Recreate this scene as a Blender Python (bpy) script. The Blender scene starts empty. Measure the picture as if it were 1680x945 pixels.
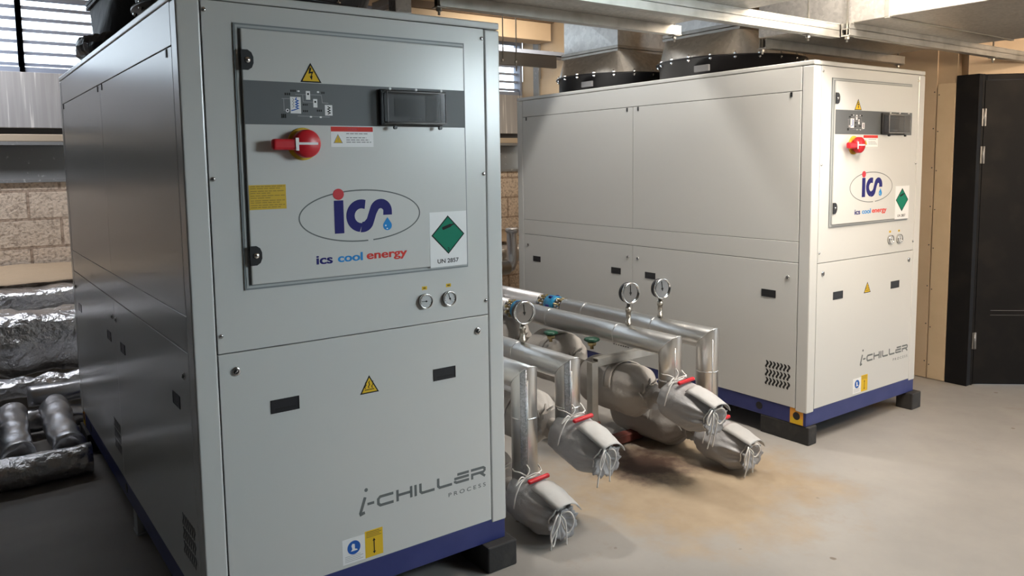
import bpy, bmesh, math, random
from mathutils import Vector, Matrix, noise

S = bpy.context.scene
COL = S.collection
PI = math.pi
sin, cos = math.sin, math.cos

# ------------------------------------------------------------------ camera
cd = bpy.data.cameras.new('camera')
cam = bpy.data.objects.new('camera', cd)
COL.objects.link(cam)
CP = Vector((-0.561699, -2.302980, 1.512615))
CF = Vector((0.577484, 0.810574, -0.097377))
CR = Vector((0.813479, -0.581392, -0.015301))
CU = Vector((0.069017, 0.070379, 0.995130))
cam.matrix_world = Matrix(((CR.x, CU.x, -CF.x, CP.x), (CR.y, CU.y, -CF.y, CP.y), (CR.z, CU.z, -CF.z, CP.z), (0, 0, 0, 1)))
cd.sensor_fit = 'HORIZONTAL'
cd.sensor_width = 36.0
cd.lens = 1278.4 / 1680 * 36.0
cd.shift_x = (840 - 816.04) / 1680
cd.shift_y = -(472.5 - 393.41) / 1680
cd.clip_start = 0.05
S.camera = cam

# ------------------------------------------------------------------ world and lights
S.view_settings.view_transform = 'Standard'
S.view_settings.look = 'None'
S.view_settings.gamma = 1.0
S.view_settings.use_curve_mapping = False
S.view_settings.exposure = 0.0
w = bpy.data.worlds.new('world')
S.world = w
w.use_nodes = True
wb = w.node_tree.nodes['Background']
wtc = w.node_tree.nodes.new('ShaderNodeTexCoord')
wsp = w.node_tree.nodes.new('ShaderNodeSeparateXYZ')
wrp = w.node_tree.nodes.new('ShaderNodeValToRGB')
w.node_tree.links.new(wtc.outputs['Generated'], wsp.inputs[0])
w.node_tree.links.new(wsp.outputs[2], wrp.inputs[0])
w.node_tree.links.new(wrp.outputs[0], wb.inputs[0])
wrp.color_ramp.elements[0].position = 0.0
wrp.color_ramp.elements[1].position = 0.03
wrp.color_ramp.elements[0].color = (0.16, 0.16, 0.15, 1)
wrp.color_ramp.elements[1].color = (0.78, 0.90, 1.0, 1)
wb.inputs[1].default_value = 5.0


def area(name, loc, target, sx, sy, power, color, spread=180):
    l = bpy.data.lights.new(name, 'AREA')
    l.shape = 'RECTANGLE'
    l.size, l.size_y = sx, sy
    l.energy = power
    l.color = color
    l.spread = math.radians(spread)
    o = bpy.data.objects.new(name, l)
    COL.objects.link(o)
    o.location = loc
    d = Vector(target) - Vector(loc)
    o.rotation_euler = d.to_track_quat('-Z', 'Y').to_euler()
    return o


# batten lamp hanging in the gap between the two overhead ducts
area('lamp_between_ducts', (2.72, -0.75, 2.66), (2.74, -0.7, 0), 0.16, 1.3, 92, (1.0, 0.91, 0.80))
# lamp over the aisle between the two units, near their back ends
sl = bpy.data.lights.new('lamp_over_aisle', 'SPOT')
sl.energy = 130
sl.color = (1.0, 0.96, 0.90)
sl.spot_size = math.radians(68)
sl.spot_blend = 0.12
sl.shadow_soft_size = 0.06
so = bpy.data.objects.new('lamp_over_aisle', sl)
COL.objects.link(so)
so.location = (2.5, 1.41, 3.3)
so.rotation_euler = (Vector((2.62, 1.41, 0)) - so.location).to_track_quat('-Z', 'Y').to_euler()
# unseen fill lights added to brighten the back wall
area('fill_back_left', (-0.7, 4.15, 3.2), (-0.6, 4.75, 1.2), 1.6, 0.2, 29, (0.95, 0.96, 1.0), 120)
area('fill_back_right', (3.9, 3.5, 2.75), (4.5, 4.9, 1.4), 0.8, 0.4, 20, (1.0, 0.88, 0.72))
# unseen fill lights added in front: warm on the right, cooler in the middle
area('fill_front_warm', (4.0, -3.6, 2.9), (3.7, 0, 0.9), 1.3, 0.5, 205, (1.0, 0.78, 0.57))
area('fill_door_side', (3.3, -1.7, 2.05), (4.9, 0.7, 0.9), 0.6, 0.3, 17, (1.0, 0.80, 0.58), 120)
area('fill_front_cool', (3.0, -2.7, 2.05), (0.15, 0, 1.15), 0.9, 0.6, 22, (0.80, 0.94, 1.0), 100)

# ------------------------------------------------------------------ materials
MATS = {}


def mat(name, color, rough=0.5, metal=0.0, bump=None, var=None, coat=0.0, emit=None, alpha=None, trans=0.0, spec=None):
    """bump=(scale, strength, detail, distance); var=(scale, color2, lo, hi)"""
    m = bpy.data.materials.new(name)
    m.use_nodes = True
    nt = m.node_tree
    b = nt.nodes['Principled BSDF']
    b.inputs['Base Color'].default_value = (*color, 1)
    b.inputs['Roughness'].default_value = rough
    b.inputs['Metallic'].default_value = metal
    b.inputs['Coat Weight'].default_value = coat
    if spec is not None:
        b.inputs['Specular IOR Level'].default_value = spec
    if trans:
        b.inputs['Transmission Weight'].default_value = trans
    if alpha is not None:
        b.inputs['Alpha'].default_value = alpha
    if emit:
        b.inputs['Emission Color'].default_value = (*color, 1)
        b.inputs['Emission Strength'].default_value = emit
    tc = nt.nodes.new('ShaderNodeTexCoord')
    if var:
        n = nt.nodes.new('ShaderNodeTexNoise')
        n.inputs['Scale'].default_value = var[0]
        n.inputs['Detail'].default_value = 5
        nt.links.new(tc.outputs['Object'], n.inputs['Vector'])
        r = nt.nodes.new('ShaderNodeValToRGB')
        r.color_ramp.elements[0].position = var[2]
        r.color_ramp.elements[1].position = var[3]
        r.color_ramp.elements[0].color = (*color, 1)
        r.color_ramp.elements[1].color = (*var[1], 1)
        nt.links.new(n.outputs['Fac'], r.inputs[0])
        nt.links.new(r.outputs[0], b.inputs['Base Color'])
    if bump:
        n = nt.nodes.new('ShaderNodeTexNoise')
        n.inputs['Scale'].default_value = bump[0]
        n.inputs['Detail'].default_value = bump[2]
        nt.links.new(tc.outputs['Object'], n.inputs['Vector'])
        bp = nt.nodes.new('ShaderNodeBump')
        bp.inputs['Strength'].default_value = bump[1]
        bp.inputs['Distance'].default_value = bump[3]
        nt.links.new(n.outputs['Fac'], bp.inputs['Height'])
        nt.links.new(bp.outputs[0], b.inputs['Normal'])
    MATS[name] = m
    return m


M_cab = mat('cabinet_paint', (0.60, 0.605, 0.59), 0.25, bump=(300, 0.06, 2, 0.001))
M_gap = mat('seam_dark', (0.055, 0.055, 0.06), 0.7)
M_gask = mat('grey_gasket', (0.20, 0.22, 0.23), 0.5)
M_gaskl = mat('light_gasket', (0.42, 0.44, 0.44), 0.45)
M_blue = mat('blue_base_paint', (0.022, 0.032, 0.15), 0.42, var=(9, (0.032, 0.042, 0.17), .4, .7))
M_black = mat('black_plastic', (0.012, 0.012, 0.014), 0.4)
M_blackm = mat('black_satin_steel', (0.018, 0.018, 0.022), 0.38)
M_rubber = mat('black_rubber', (0.022, 0.021, 0.021), 0.75, var=(14, (0.05, 0.045, 0.04), .45, .8), bump=(60, .4, 4, .003))
M_band = mat('grey_band', (0.105, 0.113, 0.118), 0.55)
M_white = mat('white_print', (0.80, 0.80, 0.80), 0.5)
M_yel = mat('yellow_print', (0.72, 0.47, 0.03), 0.7, spec=.25)
M_yel2 = mat('yellow_label', (0.62, 0.42, 0.05), 0.7, spec=.25)
M_ink = mat('black_ink', (0.012, 0.012, 0.012), 0.7, spec=.25)
M_dim = mat('faded_ink', (0.30, 0.20, 0.02), 0.5)
M_txt = mat('grey_ink', (0.25, 0.25, 0.26), 0.5)
M_red = mat('red_plastic', (0.55, 0.012, 0.022), 0.35)
M_redp = mat('red_print', (0.62, 0.05, 0.04), 0.7, spec=.25)
M_navy = mat('navy_print', (0.018, 0.018, 0.14), 0.7, spec=.25)
M_sky = mat('light_blue_print', (0.025, 0.24, 0.60), 0.7, spec=.25)
M_blp = mat('blue_print', (0.02, 0.11, 0.42), 0.7, spec=.25)
M_green = mat('green_print', (0.006, 0.19, 0.115), 0.7, spec=.25)
M_lgrey = mat('logo_grey', (0.14, 0.15, 0.15), 0.7, spec=.25)
M_orange = mat('orange_sticker', (0.75, 0.33, 0.04), 0.5)
M_chrome = mat('chrome', (0.72, 0.72, 0.72), 0.16, 1.0)
M_dial = mat('dial_white', (0.88, 0.88, 0.86), 0.4)
M_diald = mat('dial_grey', (0.50, 0.51, 0.51), 0.4)
M_glass = mat('clear_plastic', (0.9, 0.9, 0.9), 0.05, alpha=0.16)
M_smoke = mat('smoked_cover', (0.10, 0.10, 0.10), 0.08, alpha=0.42, coat=.6)
M_lcd = mat('display_glass', (0.05, 0.055, 0.06), 0.15)
M_floorc = None
M_alu = mat('aluminium_cladding', (0.74, 0.735, 0.72), 0.34, 1.0, bump=(9, 0.12, 3, 0.01))
M_alu2 = mat('pale_cladding', (0.74, 0.74, 0.77), 0.38, 0.85, bump=(14, 0.2, 3, 0.01))
M_steelf = mat('steel_fitting', (0.50, 0.47, 0.42), 0.35, 1.0)
M_brass = mat('brass_fitting', (0.45, 0.36, 0.19), 0.35, 1.0)
M_cyan = mat('blue_coupling', (0.015, 0.22, 0.42), 0.4, var=(30, (0.02, 0.12, 0.28), .5, .75))
M_bag = mat('grey_jacket_cloth', (0.35, 0.347, 0.355), 0.50, 0.0, bump=(45, 0.45, 4, 0.006))
M_bag2 = mat('dull_jacket_cloth', (0.36, 0.335, 0.31), 0.6, 0.0, bump=(26, 0.5, 4, 0.008))
M_flap = mat('pale_flap_cloth', (0.43, 0.425, 0.42), 0.55, 0.0, bump=(60, 0.25, 3, 0.004))
M_cord = mat('white_cord', (0.74, 0.72, 0.69), 0.8)
M_foil = mat('crumpled_foil', (0.74, 0.75, 0.78), 0.28, 1.0, bump=(16, 0.9, 6, 0.03))
M_foils = mat('smooth_foil', (0.62, 0.63, 0.66), 0.32, 1.0, bump=(8, 0.35, 5, 0.02))
M_rust = mat('red_oxide_steel', (0.14, 0.035, 0.025), 0.65, var=(15, (0.07, 0.03, 0.02), .4, .7))
M_paper = mat('tan_paper', (0.42, 0.32, 0.22), 0.8, bump=(12, .5, 4, .02))
M_strut = mat('zinc_strut', (0.56, 0.54, 0.50), 0.42, 0.9, var=(12, (0.44, 0.42, 0.38), .4, .7))
M_steelg = mat('grey_beam_paint', (0.20, 0.205, 0.21), 0.6, var=(20, (0.42, 0.43, 0.43), .62, .72))
M_frame = mat('dark_window_frame', (0.26, 0.30, 0.39), 0.5)
M_trim = mat('tan_sill', (0.45, 0.37, 0.28), 0.7)
M_tan = mat('tan_board', (0.56, 0.44, 0.31), 0.72, var=(3.5, (0.50, 0.385, 0.26), .4, .7), bump=(25, .15, 4, .004))
M_ply = mat('pale_plywood', (0.60, 0.48, 0.33), 0.7, var=(5, (0.54, 0.42, 0.28), .4, .7), bump=(25, .15, 4, .004))
M_ceil = mat('ceiling_paint', (0.42, 0.37, 0.31), 0.85)
M_lwall = mat('dark_wall_paint', (0.16, 0.17, 0.18), 0.85)
M_doorb = mat('black_door_paint', (0.010, 0.010, 0.011), 0.6, spec=.15, var=(6, (0.02, 0.018, 0.017), .5, .8))
M_edge = mat('worn_metal', (0.30, 0.30, 0.30), 0.45, 0.9)
M_greenh = mat('green_handle', (0.012, 0.07, 0.04), 0.4)
M_ductsh = mat('shaded_duct_sheet', (0.06, 0.058, 0.064), 0.55, 0.0, spec=.25, bump=(10, .5, 4, .02))  # dark copy of the duct sheet, with the shade put into its colour
M_fbl = mat('black_sheet', (0.02, 0.02, 0.025), 0.35, bump=(25, .6, 4, .01))


def nodes(name, rough=0.7):
    m = bpy.data.materials.new(name)
    m.use_nodes = True
    nt = m.node_tree
    b = nt.nodes['Principled BSDF']
    b.inputs['Roughness'].default_value = rough
    return m, nt, b


def galv(name, base, rough, var_amt, scale=38):
    m, nt, b = nodes(name, rough)
    b.inputs['Metallic'].default_value = 0.92
    tc = nt.nodes.new('ShaderNodeTexCoord')
    v = nt.nodes.new('ShaderNodeTexVoronoi')
    v.inputs['Scale'].default_value = scale
    nt.links.new(tc.outputs['Object'], v.inputs['Vector'])
    r = nt.nodes.new('ShaderNodeValToRGB')
    a = [c * (1 - var_amt) for c in base]
    r.color_ramp.elements[0].color = (*a, 1)
    r.color_ramp.elements[1].color = (*base, 1)
    nt.links.new(v.outputs['Color'], r.inputs[0])
    nt.links.new(r.outputs[0], b.inputs['Base Color'])
    n = nt.nodes.new('ShaderNodeTexNoise')
    n.inputs['Scale'].default_value = 5
    nt.links.new(tc.outputs['Object'], n.inputs['Vector'])
    bp = nt.nodes.new('ShaderNodeBump')
    bp.inputs['Strength'].default_value = 0.12
    bp.inputs['Distance'].default_value = 0.02
    nt.links.new(n.outputs['Fac'], bp.inputs['Height'])
    nt.links.new(bp.outputs[0], b.inputs['Normal'])
    return m


M_galv = galv('galvanised_sheet', (0.82, 0.82, 0.80), 0.40, 0.22)
M_duct = galv('galvanised_duct', (0.70, 0.67, 0.63), 0.44, 0.26, 75)


M_galv2 = galv('spangled_strip', (0.62, 0.64, 0.68), 0.45, 0.5, 160)


def floor_mat():
    m, nt, b = nodes('painted_concrete_floor', 0.5)
    tc = nt.nodes.new('ShaderNodeTexCoord')

    def noi(scale, detail=5, rough=.55):
        n = nt.nodes.new('ShaderNodeTexNoise')
        n.inputs['Scale'].default_value = scale
        n.inputs['Detail'].default_value = detail
        n.inputs['Roughness'].default_value = rough
        nt.links.new(tc.outputs['Object'], n.inputs['Vector'])
        return n

    def ramp(src, p0, p1, c0, c1):
        r = nt.nodes.new('ShaderNodeValToRGB')
        r.color_ramp.elements[0].position = p0
        r.color_ramp.elements[1].position = p1
        r.color_ramp.elements[0].color = (*c0, 1)
        r.color_ramp.elements[1].color = (*c1, 1)
        nt.links.new(src, r.inputs[0])
        return r

    def mix(f, a, bb, mode='MIX'):
        x = nt.nodes.new('ShaderNodeMix')
        x.data_type = 'RGBA'
        x.blend_type = mode
        nt.links.new(f, x.inputs[0])
        nt.links.new(a, x.inputs[6])
        nt.links.new(bb, x.inputs[7])
        return x.outputs[2]
    base = ramp(noi(1.6).outputs['Fac'], .35, .7, (0.315, 0.298, 0.278), (0.26, 0.248, 0.235))
    # ochre bare patches around the valves where leaking water has stained the floor
    sx = nt.nodes.new('ShaderNodeVectorMath')
    sx.operation = 'DISTANCE'
    cx = nt.nodes.new('ShaderNodeCombineXYZ')
    cx.inputs[0].default_value = 2.25
    cx.inputs[1].default_value = 0.1
    nt.links.new(tc.outputs['Object'], sx.inputs[0])
    nt.links.new(cx.outputs[0], sx.inputs[1])
    mr = nt.nodes.new('ShaderNodeMapRange')
    mr.inputs[1].default_value = 0.25
    mr.inputs[2].default_value = 0.95
    mr.inputs[3].default_value = 0.62
    mr.inputs[4].default_value = 0.0
    nt.links.new(sx.outputs['Value'], mr.inputs[0])
    nz = noi(3.2, 6, .65)
    add = nt.nodes.new('ShaderNodeMath')
    add.operation = 'ADD'
    nt.links.new(mr.outputs[0], add.inputs[0])
    nt.links.new(nz.outputs['Fac'], add.inputs[1])
    pr = ramp(add.outputs[0], .66, .98, (0, 0, 0), (1, 1, 1))
    och = ramp(noi(7).outputs['Fac'], .3, .75, (0.35, 0.275, 0.19), (0.27, 0.205, 0.14))
    c1 = mix(pr.outputs[0], base.outputs[0], och.outputs[0])
    # damp rusty stain under the pump jackets, with their shadow painted in
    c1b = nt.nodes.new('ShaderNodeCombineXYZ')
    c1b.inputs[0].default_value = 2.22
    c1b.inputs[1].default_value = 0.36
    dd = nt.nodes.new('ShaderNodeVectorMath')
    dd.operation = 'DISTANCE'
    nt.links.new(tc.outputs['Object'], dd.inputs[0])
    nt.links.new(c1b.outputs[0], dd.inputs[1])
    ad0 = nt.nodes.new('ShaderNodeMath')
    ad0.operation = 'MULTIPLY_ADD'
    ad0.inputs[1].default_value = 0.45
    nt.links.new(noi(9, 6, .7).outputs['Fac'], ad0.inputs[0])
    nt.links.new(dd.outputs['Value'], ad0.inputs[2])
    wet_shade = ramp(ad0.outputs[0], .34, .52, (1, 1, 1), (0, 0, 0))
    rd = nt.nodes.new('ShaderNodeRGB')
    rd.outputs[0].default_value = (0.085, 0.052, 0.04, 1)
    c1 = mix(wet_shade.outputs[0], c1, rd.outputs[0])
    # small dark specks and scuffs
    vo = nt.nodes.new('ShaderNodeTexVoronoi')
    vo.inputs['Scale'].default_value = 4.3
    nt.links.new(tc.outputs['Object'], vo.inputs['Vector'])
    n2 = noi(26, 3)
    ad2 = nt.nodes.new('ShaderNodeMath')
    ad2.operation = 'MULTIPLY_ADD'
    ad2.inputs[1].default_value = 0.10
    nt.links.new(n2.outputs['Fac'], ad2.inputs[0])
    nt.links.new(vo.outputs['Distance'], ad2.inputs[2])
    sp = ramp(ad2.outputs[0], .085, .105, (1, 1, 1), (0, 0, 0))
    dk = nt.nodes.new('ShaderNodeRGB')
    dk.outputs[0].default_value = (0.16, 0.13, 0.10, 1)
    c2 = mix(sp.outputs[0], c1, dk.outputs[0])
    # brown smears
    sm = ramp(noi(2.3, 8, .72).outputs['Fac'], .60, .74, (0, 0, 0), (.55, .55, .55))
    br = nt.nodes.new('ShaderNodeRGB')
    br.outputs[0].default_value = (0.22, 0.165, 0.115, 1)
    c3 = mix(sm.outputs[0], c2, br.outputs[0])
    nt.links.new(c3, b.inputs['Base Color'])
    rr = nt.nodes.new('ShaderNodeMapRange')
    rr.inputs[3].default_value = 0.34
    rr.inputs[4].default_value = 0.62
    nt.links.new(nz.outputs['Fac'], rr.inputs[0])
    nt.links.new(rr.outputs[0], b.inputs['Roughness'])
    bp = nt.nodes.new('ShaderNodeBump')
    bp.inputs['Strength'].default_value = 0.10
    bp.inputs['Distance'].default_value = 0.004
    nt.links.new(n2.outputs['Fac'], bp.inputs['Height'])
    nt.links.new(bp.outputs[0], b.inputs['Normal'])
    return m


def block_mat():
    m, nt, b = nodes('blockwork', 0.9)
    tc = nt.nodes.new('ShaderNodeTexCoord')
    sep = nt.nodes.new('ShaderNodeSeparateXYZ')
    cmb = nt.nodes.new('ShaderNodeCombineXYZ')
    nt.links.new(tc.outputs['Object'], sep.inputs[0])
    nt.links.new(sep.outputs[0], cmb.inputs[0])
    nt.links.new(sep.outputs[2], cmb.inputs[1])
    br = nt.nodes.new('ShaderNodeTexBrick')
    br.inputs['Color1'].default_value = (0.74, 0.62, 0.51, 1)
    br.inputs['Color2'].default_value = (0.68, 0.57, 0.465, 1)
    br.inputs['Mortar'].default_value = (0.44, 0.34, 0.265, 1)
    br.inputs['Scale'].default_value = 1.0
    br.inputs['Mortar Size'].default_value = 0.012
    br.inputs['Mortar Smooth'].default_value = 0.25
    br.inputs['Brick Width'].default_value = 0.45
    br.inputs['Row Height'].default_value = 0.225
    nt.links.new(cmb.outputs[0], br.inputs['Vector'])
    n = nt.nodes.new('ShaderNodeTexNoise')
    n.inputs['Scale'].default_value = 55
    n.inputs['Detail'].default_value = 6
    nt.links.new(tc.outputs['Object'], n.inputs['Vector'])
    r = nt.nodes.new('ShaderNodeValToRGB')
    r.color_ramp.elements[0].position = .32
    r.color_ramp.elements[1].position = .55
    r.color_ramp.elements[0].color = (0.55, 0.52, 0.50, 1)
    r.color_ramp.elements[1].color = (1, 1, 1, 1)
    nt.links.new(n.outputs['Fac'], r.inputs[0])
    x = nt.nodes.new('ShaderNodeMix')
    x.data_type = 'RGBA'
    x.blend_type = 'MULTIPLY'
    x.inputs[0].default_value = 1
    nt.links.new(br.outputs['Color'], x.inputs[6])
    nt.links.new(r.outputs[0], x.inputs[7])
    nt.links.new(x.outputs[2], b.inputs['Base Color'])
    bp = nt.nodes.new('ShaderNodeBump')
    bp.inputs['Strength'].default_value = 0.6
    bp.inputs['Distance'].default_value = 0.012
    ml = nt.nodes.new('ShaderNodeMath')
    ml.operation = 'SUBTRACT'
    nt.links.new(n.outputs['Fac'], ml.inputs[0])
    nt.links.new(br.outputs['Fac'], ml.inputs[1])
    nt.links.new(ml.outputs[0], bp.inputs['Height'])
    nt.links.new(bp.outputs[0], b.inputs['Normal'])
    return m


def streak_mat():
    m, nt, b = nodes('streaked_concrete', 0.85)
    tc = nt.nodes.new('ShaderNodeTexCoord')
    mp = nt.nodes.new('ShaderNodeMapping')
    mp.inputs['Scale'].default_value = (22, 1, 0.7)
    nt.links.new(tc.outputs['Object'], mp.inputs[0])
    n = nt.nodes.new('ShaderNodeTexNoise')
    n.inputs['Scale'].default_value = 1.7
    n.inputs['Detail'].default_value = 4
    nt.links.new(mp.outputs[0], n.inputs['Vector'])
    r = nt.nodes.new('ShaderNodeValToRGB')
    e = r.color_ramp.elements
    e[0].position, e[0].color = .40, (0.33, 0.325, 0.33, 1)
    e[1].position, e[1].color = .60, (0.38, 0.375, 0.38, 1)
    e2 = e.new(.66)
    e2.color = (0.62, 0.61, 0.60, 1)
    nt.links.new(n.outputs['Fac'], r.inputs[0])
    nt.links.new(r.outputs[0], b.inputs['Base Color'])
    return m


M_floorc = floor_mat()
M_block = block_mat()
M_streak = streak_mat()


# ------------------------------------------------------------------ mesh helpers
class MB:
    """collects shapes into one mesh; every shape takes a material index"""

    def __init__(self):
        self.bm = bmesh.new()

    def _mi(self, fs, mi, smooth=False):
        for f in fs:
            f.material_index = mi
            f.smooth = smooth

    def box(self, a, b, mi=0, bevel=0.0, seg=2, rot=None, org=None):
        c = [(a[i] + b[i]) / 2 for i in range(3)]
        s = [abs(b[i] - a[i]) for i in range(3)]
        r = bmesh.ops.create_cube(self.bm, size=1.0)
        vs = r['verts']
        for v in vs:
            v.co = Vector((v.co.x * s[0] + c[0], v.co.y * s[1] + c[1], v.co.z * s[2] + c[2]))
        fs = list({f for v in vs for f in v.link_faces})
        self._mi(fs, mi)
        if bevel > 0:
            es = list({e for v in vs for e in v.link_edges})
            g = bmesh.ops.bevel(self.bm, geom=es, offset=bevel, segments=seg, affect='EDGES', profile=0.5)
            fs = [f for f in g['faces']]
            self._mi(fs, mi, False)
            vs = list({v for f in fs for v in f.verts} | {v for v in vs if v.is_valid})
        if rot is not None:
            bmesh.ops.transform(self.bm, matrix=Matrix.Translation(org) @ rot.to_4x4() @ Matrix.Translation(-Vector(org)), verts=[v for v in vs if v.is_valid])
        return self

    def tube(self, pts, r, mi=0, n=12, caps=True, smooth=True, closed=False):
        pts = [Vector(p) for p in pts]
        N = len(pts)
        rs = r if isinstance(r, (list, tuple)) else [r] * N
        t0 = (pts[1] - pts[0]).normalized()
        up = Vector((0, 0, 1)) if abs(t0.z) < .9 else Vector((1, 0, 0))
        x = t0.cross(up).normalized()
        rings = []
        prev = t0
        for i, p in enumerate(pts):
            if closed:
                t = (pts[(i + 1) % N] - pts[i - 1]).normalized()
            elif i == 0:
                t = t0
            elif i == N - 1:
                t = (pts[i] - pts[i - 1]).normalized()
            else:
                t = ((pts[i + 1] - p).normalized() + (p - pts[i - 1]).normalized()).normalized()
            q = prev.rotation_difference(t)
            x = (q @ x)
            x = (x - t * x.dot(t)).normalized()
            y = t.cross(x)
            prev = t
            rings.append([self.bm.verts.new(p + (x * cos(2 * PI * k / n) + y * sin(2 * PI * k / n)) * rs[i]) for k in range(n)])
        fs = []
        M = N if closed else N - 1
        for i in range(M):
            a, b = rings[i], rings[(i + 1) % N]
            for k in range(n):
                fs.append(self.bm.faces.new((a[k], a[(k + 1) % n], b[(k + 1) % n], b[k])))
        self._mi(fs, mi, smooth)
        if caps and not closed:
            self._mi([self.bm.faces.new(list(reversed(rings[0]))), self.bm.faces.new(rings[-1])], mi)
        return self

    def cyl(self, p0, p1, r, mi=0, n=24, smooth=True, r1=None):
        return self.tube([p0, p1], [r, r if r1 is None else r1], mi, n, True, smooth)

    def lathe(self, prof, org, axis, mi=0, n=32, smooth=True, wob=None):
        """prof = [(dist along axis, radius)]; wob(i_t, phi) -> radius factor"""
        ax = Vector(axis).normalized()
        up = Vector((0, 0, 1)) if abs(ax.z) < .9 else Vector((0, 1, 0))
        x = up.cross(ax).normalized()
        y = ax.cross(x)
        org = Vector(org)
        rings = []
        for i, (d, r) in enumerate(prof):
            row = []
            for k in range(n):
                ph = 2 * PI * k / n
                rr = max(r, 1e-5) * (wob(i, ph) if wob else 1)
                row.append(self.bm.verts.new(org + ax * d + (x * cos(ph) + y * sin(ph)) * rr))
            rings.append(row)
        fs = []
        for i in range(len(rings) - 1):
            a, b = rings[i], rings[i + 1]
            for k in range(n):
                fs.append(self.bm.faces.new((a[k], a[(k + 1) % n], b[(k + 1) % n], b[k])))
        self._mi(fs, mi, smooth)
        self._mi([self.bm.faces.new(list(reversed(rings[0]))), self.bm.faces.new(rings[-1])], mi, False)
        return self

    def poly(self, pts, y, th=0.0006, mi=0, f=None):
        """flat plate whose outline is given as (x, z); front at y - th; f maps (x,y,z)"""
        f = f or (lambda a: a)
        fr = [self.bm.verts.new(f((p[0], y - th, p[1]))) for p in pts]
        bk = [self.bm.verts.new(f((p[0], y, p[1]))) for p in pts]
        fs = [self.bm.faces.new(fr)]
        n = len(pts)
        for i in range(n):
            fs.append(self.bm.faces.new((fr[i], bk[i], bk[(i + 1) % n], fr[(i + 1) % n])))
        self._mi(fs, mi)
        return self

    def rect(self, x0, x1, z0, z1, y, th=0.0006, mi=0):
        return self.poly([(x0, z0), (x1, z0), (x1, z1), (x0, z1)], y, th, mi)

    def circ(self, x, z, r, y, th=0.0006, mi=0, n=36, rz=None):
        rz = rz or r
        return self.poly([(x + r * cos(2 * PI * k / n), z + rz * sin(2 * PI * k / n)) for k in range(n)], y, th, mi)

    def stroke(self, pts, wd, y, th=0.0006, mi=0):
        """flat line of constant width along (x, z) points"""
        n = len(pts)
        L, R = [], []
        for i, p in enumerate(pts):
            a = Vector(pts[max(i - 1, 0)])
            b = Vector(pts[min(i + 1, n - 1)])
            p = Vector(p)
            if 0 < i < n - 1:
                d1 = (p - a).normalized()
                d2 = (b - p).normalized()
                d = (d1 + d2)
                if d.length < 1e-6:
                    d = d1
                d.normalize()
                k = 1 / max(0.45, d.dot(d1))
            else:
                d = (b - a).normalized()
                k = 1
            nn = Vector((-d.y, d.x)) * wd * .5 * k
            L.append(tuple(p + nn))
            R.append(tuple(p - nn))
        for i in range(n - 1):
            self.poly([L[i], R[i], R[i + 1], L[i + 1]], y, th, mi)
        return self

    def text(self, s, x0, x1, z0, z1, y, mi=0, bold=0.0, shear=0.0, th=0.0004):
        """text fitted to the rectangle x0..x1, z0..z1"""
        cu = bpy.data.curves.new('t', 'FONT')
        cu.body = s
        cu.offset = bold
        cu.shear = shear
        ob = bpy.data.objects.new('t', cu)
        COL.objects.link(ob)
        bpy.context.view_layer.update()
        dg = bpy.context.evaluated_depsgraph_get()
        me = bpy.data.meshes.new_from_object(ob.evaluated_get(dg))
        xs = [v.co.x for v in me.vertices]
        ys = [v.co.y for v in me.vertices]
        ax, bx, ay, by = min(xs), max(xs), min(ys), max(ys)
        vs = [self.bm.verts.new((x0 + (v.co.x - ax) / (bx - ax) * (x1 - x0), y - th, z0 + (v.co.y - ay) / (by - ay) * (z1 - z0))) for v in me.vertices]
        fs = []
        for p in me.polygons:
            try:
                fs.append(self.bm.faces.new([vs[i] for i in p.vertices]))
            except ValueError:
                pass
        self._mi(fs, mi)
        bpy.data.objects.remove(ob)
        bpy.data.meshes.remove(me)
        bpy.data.curves.remove(cu)
        return self

    def build(self, name, mats, parent=None, recalc=True, smooth_angle=None):
        if recalc:
            bmesh.ops.recalc_face_normals(self.bm, faces=self.bm.faces)
        me = bpy.data.meshes.new(name)
        self.bm.to_mesh(me)
        self.bm.free()
        for m in (mats if isinstance(mats, (list, tuple)) else [mats]):
            me.materials.append(m)
        o = bpy.data.objects.new(name, me)
        COL.objects.link(o)
        if parent:
            o.parent = parent
        return o


def tag(o, label, cat, group=None):
    o['label'] = label
    o['category'] = cat
    if group:
        o['group'] = group
    return o


def thing(name, label, cat, loc=(0, 0, 0), rz=0.0, group=None):
    o = bpy.data.objects.new(name, None)
    o.empty_display_size = 0.1
    COL.objects.link(o)
    o.location = loc
    o.rotation_euler = (0, 0, rz)
    return tag(o, label, cat, group)


def struct(o):
    o['kind'] = 'structure'
    return o


def copy_tree(o, parent=None):
    c = o.copy()
    COL.objects.link(c)
    if parent:
        c.parent = parent
    for ch in list(o.children):
        copy_tree(ch, c)
    return c


# ================================================================== the setting
YB = 4.9       # back wall
XR = 4.86      # right wall
XL = -3.2
YF = -5.6
ZC = 3.35

struct(MB().box((XL - .2, YF - .2, -0.12), (7.2, YB + .3, 0)).build('floor', M_floorc))
struct(MB().box((XL - .2, YF - .2, ZC), (7.2, YB + .3, ZC + .12)).build('ceiling', M_ceil))
struct(MB().box((XL - .2, YF, 0), (XL, YB, ZC)).build('wall_left', M_lwall))
struct(MB().box((XL, YF - .2, 0), (7.2, YF, ZC)).build('wall_front', M_lwall))

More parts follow.
